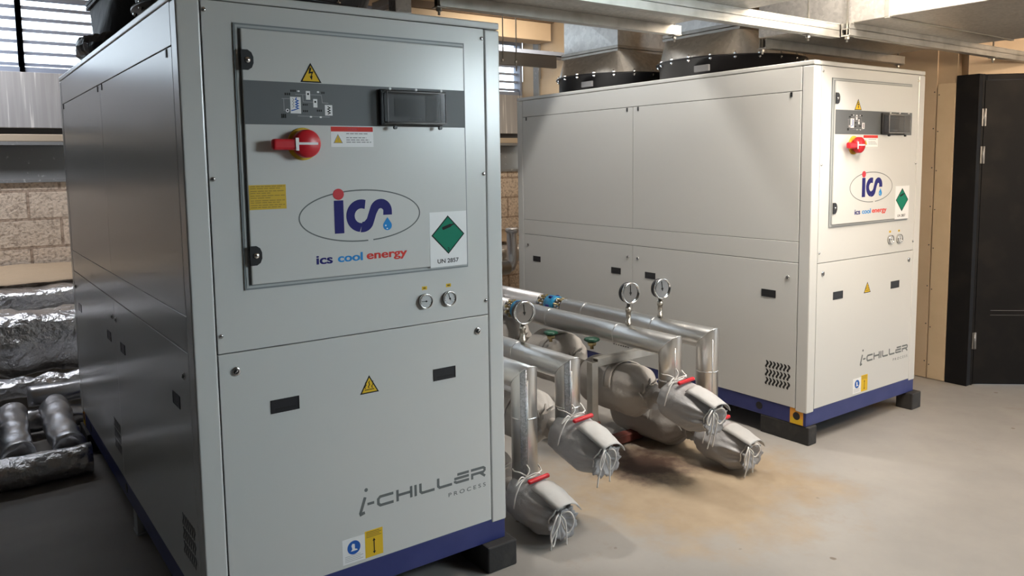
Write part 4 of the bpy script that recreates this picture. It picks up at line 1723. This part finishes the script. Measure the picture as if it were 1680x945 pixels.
t = MB()
t.box((-.020, -.020, .205), (.020, -.016, .512))
t.box((-.020, -.016, .205), (-.016, .020, .512))
t.box((.016, -.016, .205), (.020, .020, .512))
t.box((-.016, -.012, .205), (-.012, .018, .512), 0)
t.build('post', M_strut, root)
t = MB()
t.box((.0205, -.020, .488), (.60, -.016, .527))
t.box((.0205, .016, .488), (.60, .020, .527))
t.box((.0205, -.016, .523), (.60, .016, .527))
t.build('cross_bar', M_strut, root)
t = MB()
t.box((.60, -.020, .20), (.64, .02, .527), 0, .002, 1)
t.build('post', M_strut, root)
t = MB()
t.box((-.03, -.03, .0), (.03, .03, .205), 0, .003, 1)
t.box((-.05, -.05, .0), (.05, .05, .012), 0, .002, 1)
t.build('foot', M_rust, root)
t = MB()
t.box((.595, -.03, .0), (.645, .03, .2), 0, .003, 1)
t.build('foot', M_rust, root)
t = MB()
t.box((-.02, .05, .012), (.66, .11, .055), 0, .003, 1)
t.build('base_rail', M_rust, root)
t = MB()
t.box((.11, .18, .0), (.19, .75, .04), 0, .003, 1)
t.build('base_rail', M_rust, root)


# ================================================================== foil wrapped pipes behind the left
def foil_tube(x0, x1, y, z, rad, ry, label, amp, freq, seed, m, nm='foil_pipe', square=0.0, n=40, res=.035):
    root = None
    L = x1 - x0
    nx = max(6, int(L / res))
    t = MB()
    g = []
    for i in range(nx + 1):
        row = []
        for k in range(n):
            a = 2 * PI * k / n
            ca, sa = cos(a), sin(a)
            if square:
                q = (abs(ca) ** square + abs(sa) ** square) ** (-1 / square)
            else:
                q = 1
            p = Vector((x0 + L * i / nx, y + ry * q * ca, z + rad * q * sa))
            nv = noise.noise_vector(p * freq + Vector((seed * 3.3, seed, 1))) * amp + noise.noise_vector(p * freq * 2.9 + Vector((seed, 5, 2))) * amp * .5
            nv.x *= .4
            p2 = p + nv
            p2.z = max(p2.z, .003)
            row.append(t.bm.verts.new(p2))
        g.append(row)
    for i in range(nx):
        for k in range(n):
            f = t.bm.faces.new((g[i][k], g[i][(k + 1) % n], g[i + 1][(k + 1) % n], g[i + 1][k]))
            f.smooth = True
    t.bm.faces.new(g[0])
    t.bm.faces.new(list(reversed(g[-1])))
    o = t.build(nm, m)
    return tag(o, label, 'pipe' if 'pipe' in nm else 'duct')


foil_tube(-2.6, 4.4, 4.45, .575, .085, .32, 'foil wrapped ledge along the block wall with a tan paper edge', .020, 5, 1, M_foil, 'foil_duct', 5, 44, .05)
foil_tube(-2.6, 3.0, 3.62, .40, .195, .26, 'large crumpled foil duct behind the near chiller', .040, 4.5, 2, M_foil, 'foil_duct', 3.2, 56, .05)
foil_tube(-2.6, 3.0, 3.10, .215, .055, .07, 'thin crumpled foil pipe under the large foil duct', .022, 12, 3, M_foil)
foil_tube(-.235, 3.0, 2.84, .215, .058, .058, 'smooth dark foil pipe ending above the two foil stubs', .006, 6, 4, M_foils)
foil_tube(-2.6, 3.0, 2.78, .085, .062, .062, 'dull foil pipe low behind the foil stubs', .018, 9, 5, M_foils)
foil_tube(-2.2, -.035, 1.985, .075, .072, .085, 'crumpled foil pipe lying on the floor beside the near chiller', .016, 9, 6, M_foil)


def stub(x, label, seed):
    t = MB()
    out, rr = [], []
    for i in range(28):
        u = i / 27
        out.append((x + .006 * sin(u * 5 + seed), 2.70 - .62 * u, .165 - .055 * u ** 1.6))
        rr.append((.074 + .0035 * sin(u * 26 + seed)) * (1.06 if .30 < u < .36 else 1))
    t.tube(out, rr, 0, 32)
    for v in t.bm.verts:
        v.co += noise.noise_vector(v.co * 14 + Vector((seed, 0, 0))) * .010
    o = t.build('foil_branch', M_foils)
    return tag(o, label, 'pipe')


stub(-.335, 'grey foil branch sloping down to the floor pipe, further from the near chiller', 1)
stub(-.120, 'grey foil branch sloping down to the floor pipe, tight beside the near chiller', 2)
foil_tube(-1.2, -.40, 2.50, .22, .10, .10, 'foil pipe end at the left edge beside the foil branches', .014, 8, 9, M_foils)
# torn tan paper edge hanging over the foil ledge
rows = [[(-2.5 + i * .06, 4.86 - .13 * k, .72 - .008 * k + .05 * (k == 0)) for i in range(120)] for k in range(5)]
o = wrinkled('paper_wrap', M_paper, rows, amp=.014, freq=4, seed=4)
o.modifiers.new('s', 'SOLIDIFY').thickness = .004
tag(o, 'torn tan paper wrap lying on the foil ledge under the block wall', 'paper')
# pale pipes in the gap between the two chillers at the back
root = thing('pale_pipe', 'pale upright pipe with a bend in the gap behind the chillers', 'pipe', (3.50, 3.25, 0), 0)
t = MB()
t.tube([(.0, .0, .59), (.035, .0, .60), (.055, 0, .64), (.055, 0, .93)], .05, 0, 24)
t.lathe([(0, .05), (.01, .062), (.03, .062), (.04, .05)], (.055, 0, .90), (0, 0, 1), 0, 24)
t.build('upright', M_alu2, root)
t = MB()
t.cyl((-1.1, 0, .59), (.0, 0, .59), .062, 0, 28)
t.build('level_run', M_alu, root)
t = MB()
t.box((-1.12, -.05, 0), (-1.04, .05, .55), 0, .003, 1)
t.build('leg', M_strut, root)
